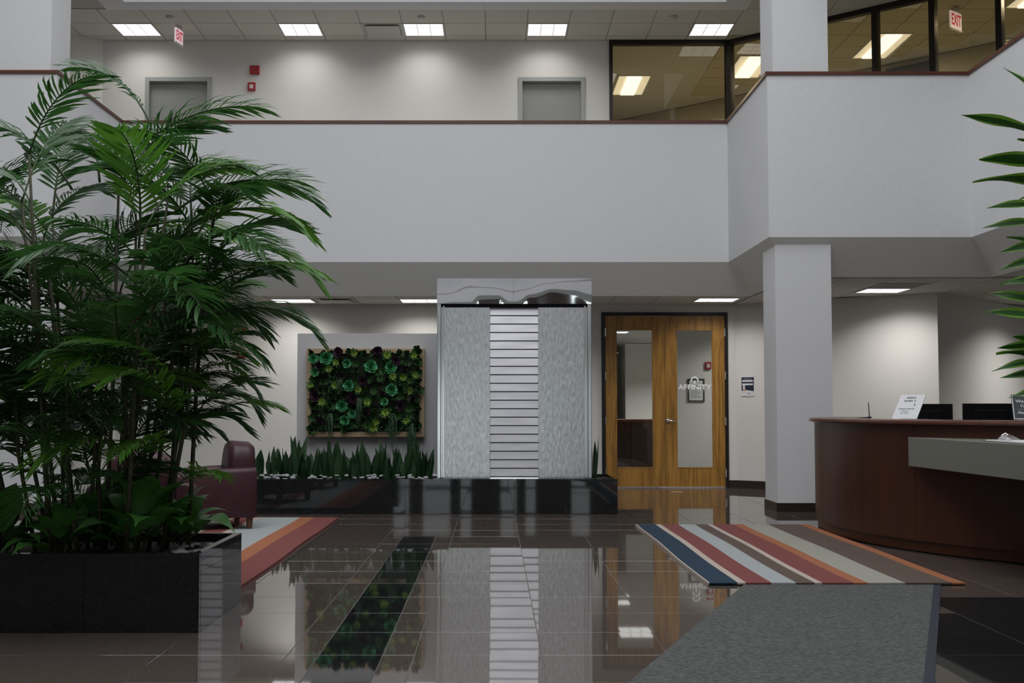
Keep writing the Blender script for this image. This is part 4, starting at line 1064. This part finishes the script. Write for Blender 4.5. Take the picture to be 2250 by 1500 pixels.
# ------------------------------------------------------------------ dracaena at the right edge
dp = thing('potted_dracaena', 'dracaena with yellow edged strap leaves at the right picture edge', 'potted plant', (3.12, 6.55, 0))
mb = MB(); n = 20
mb.rings([[(3.12+r*math.cos(2*PI*k/n), 6.55+r*math.sin(2*PI*k/n), z) for k in range(n)] for r, z in ((0.16, 0), (0.21, 0.32), (0.22, 0.36), (0.20, 0.36), (0.19, 0.31))], True, True)
mb.build('pot', M['pot'], dp, True)
for dx, dy, H in ((0, 0, 2.75), (0.09, 0.07, 2.2), (0.05, -0.08, 1.7)):
    MB().tube([(3.12+dx*.4, 6.55+dy*.4, 0.30), (3.10+dx, 6.55+dy, H*0.5), (3.04+dx, 6.52+dy, H)], [0.025, 0.02, 0.014], 8).build('cane', M['cane'], dp, True)
def strap(seed):
    rr = random.Random(seed); mb = MB(); rows = []; q = Vector((0, 0, 0)); e = 0.12; N = 12
    ph = rr.uniform(0, 6); am = rr.uniform(.004, .018)
    for i in range(N+1):
        t = i/N; w = 0.074*(0.45 + 0.55*math.sin(min(1, t*1.6)*PI/2))*(1 if t < .5 else max(0.04, 1-((t-.5)/.5)**2.0))
        tw = 0.35*math.sin(t*4+ph); sd = Vector((0, math.cos(tw), math.sin(tw))); up = Vector((0, -math.sin(tw), math.cos(tw)))
        wv = am*math.sin(t*11+ph)
        rows.append([q - sd*w + up*(0.35*w+wv), q - sd*w*.62 + up*0.18*w, q, q + sd*w*.62 + up*0.18*w, q + sd*w + up*(0.35*w-wv)])
        q = q + Vector((math.cos(e), 0, math.sin(e)))*(1.0/N); e -= rr.uniform(.02, .07)
    i0 = len(mb.v)
    mb.strip([[r[0], r[1]] for r in rows], 1); mb.strip([[r[1], r[2], r[3]] for r in rows], 0); mb.strip([[r[3], r[4]] for r in rows], 1)
    return mb.mesh('strap_leaf', [M['drac'], M['dracedge']], smooth=True)
ST = [strap(s) for s in range(160, 166)]
DO = Vector(dp.location)
def leaf_to(tip, base, roll=0.0):
    tip, base = Vector(tip), Vector(base); d = tip-base; L = d.length
    az = math.atan2(d.y, d.x); el = math.atan2(d.z, math.hypot(d.x, d.y)) + 0.06
    inst(random.choice(ST), 'strap_leaf', dp, base - DO, Euler((roll, -el, az), 'XYZ'), L)
for tx, tz, bz in ((2.75, 3.03, 2.62), (2.488, 2.76, 2.56), (2.50, 2.47, 2.48), (2.51, 2.40, 2.34), (2.593, 2.25, 2.22), (2.591, 2.16, 2.13), (2.66, 2.00, 2.06), (2.72, 2.09, 2.0), (2.66, 1.92, 1.98), (2.66, 1.84, 1.86), (2.62, 1.795, 1.68), (2.574, 1.69, 1.60),
                   (2.69, 1.56, 1.48), (2.65, 1.50, 1.50), (2.63, 1.48, 1.42), (2.62, 1.39, 1.42), (2.68, 1.35, 1.36), (2.705, 1.245, 1.28), (2.78, 2.62, 2.5), (2.76, 1.75, 1.7), (2.75, 2.28, 2.36)):
    y = 6.5 + random.uniform(-.06, .10)
    leaf_to((tx, y, tz), (3.06, 6.54, bz), random.choice((-1, 1))*random.uniform(.45, 1.15))
for k in range(46):
    az = random.uniform(-1.75, 1.75); z = random.uniform(1.2, 2.8); L = random.uniform(.40, .55); el = random.uniform(-.1, .7)
    b = Vector((3.07, 6.54, z)); leaf_to(b + Vector((math.cos(az)*math.cos(el), math.sin(az)*math.cos(el), math.sin(el)))*L, b, random.uniform(-.6, .6))
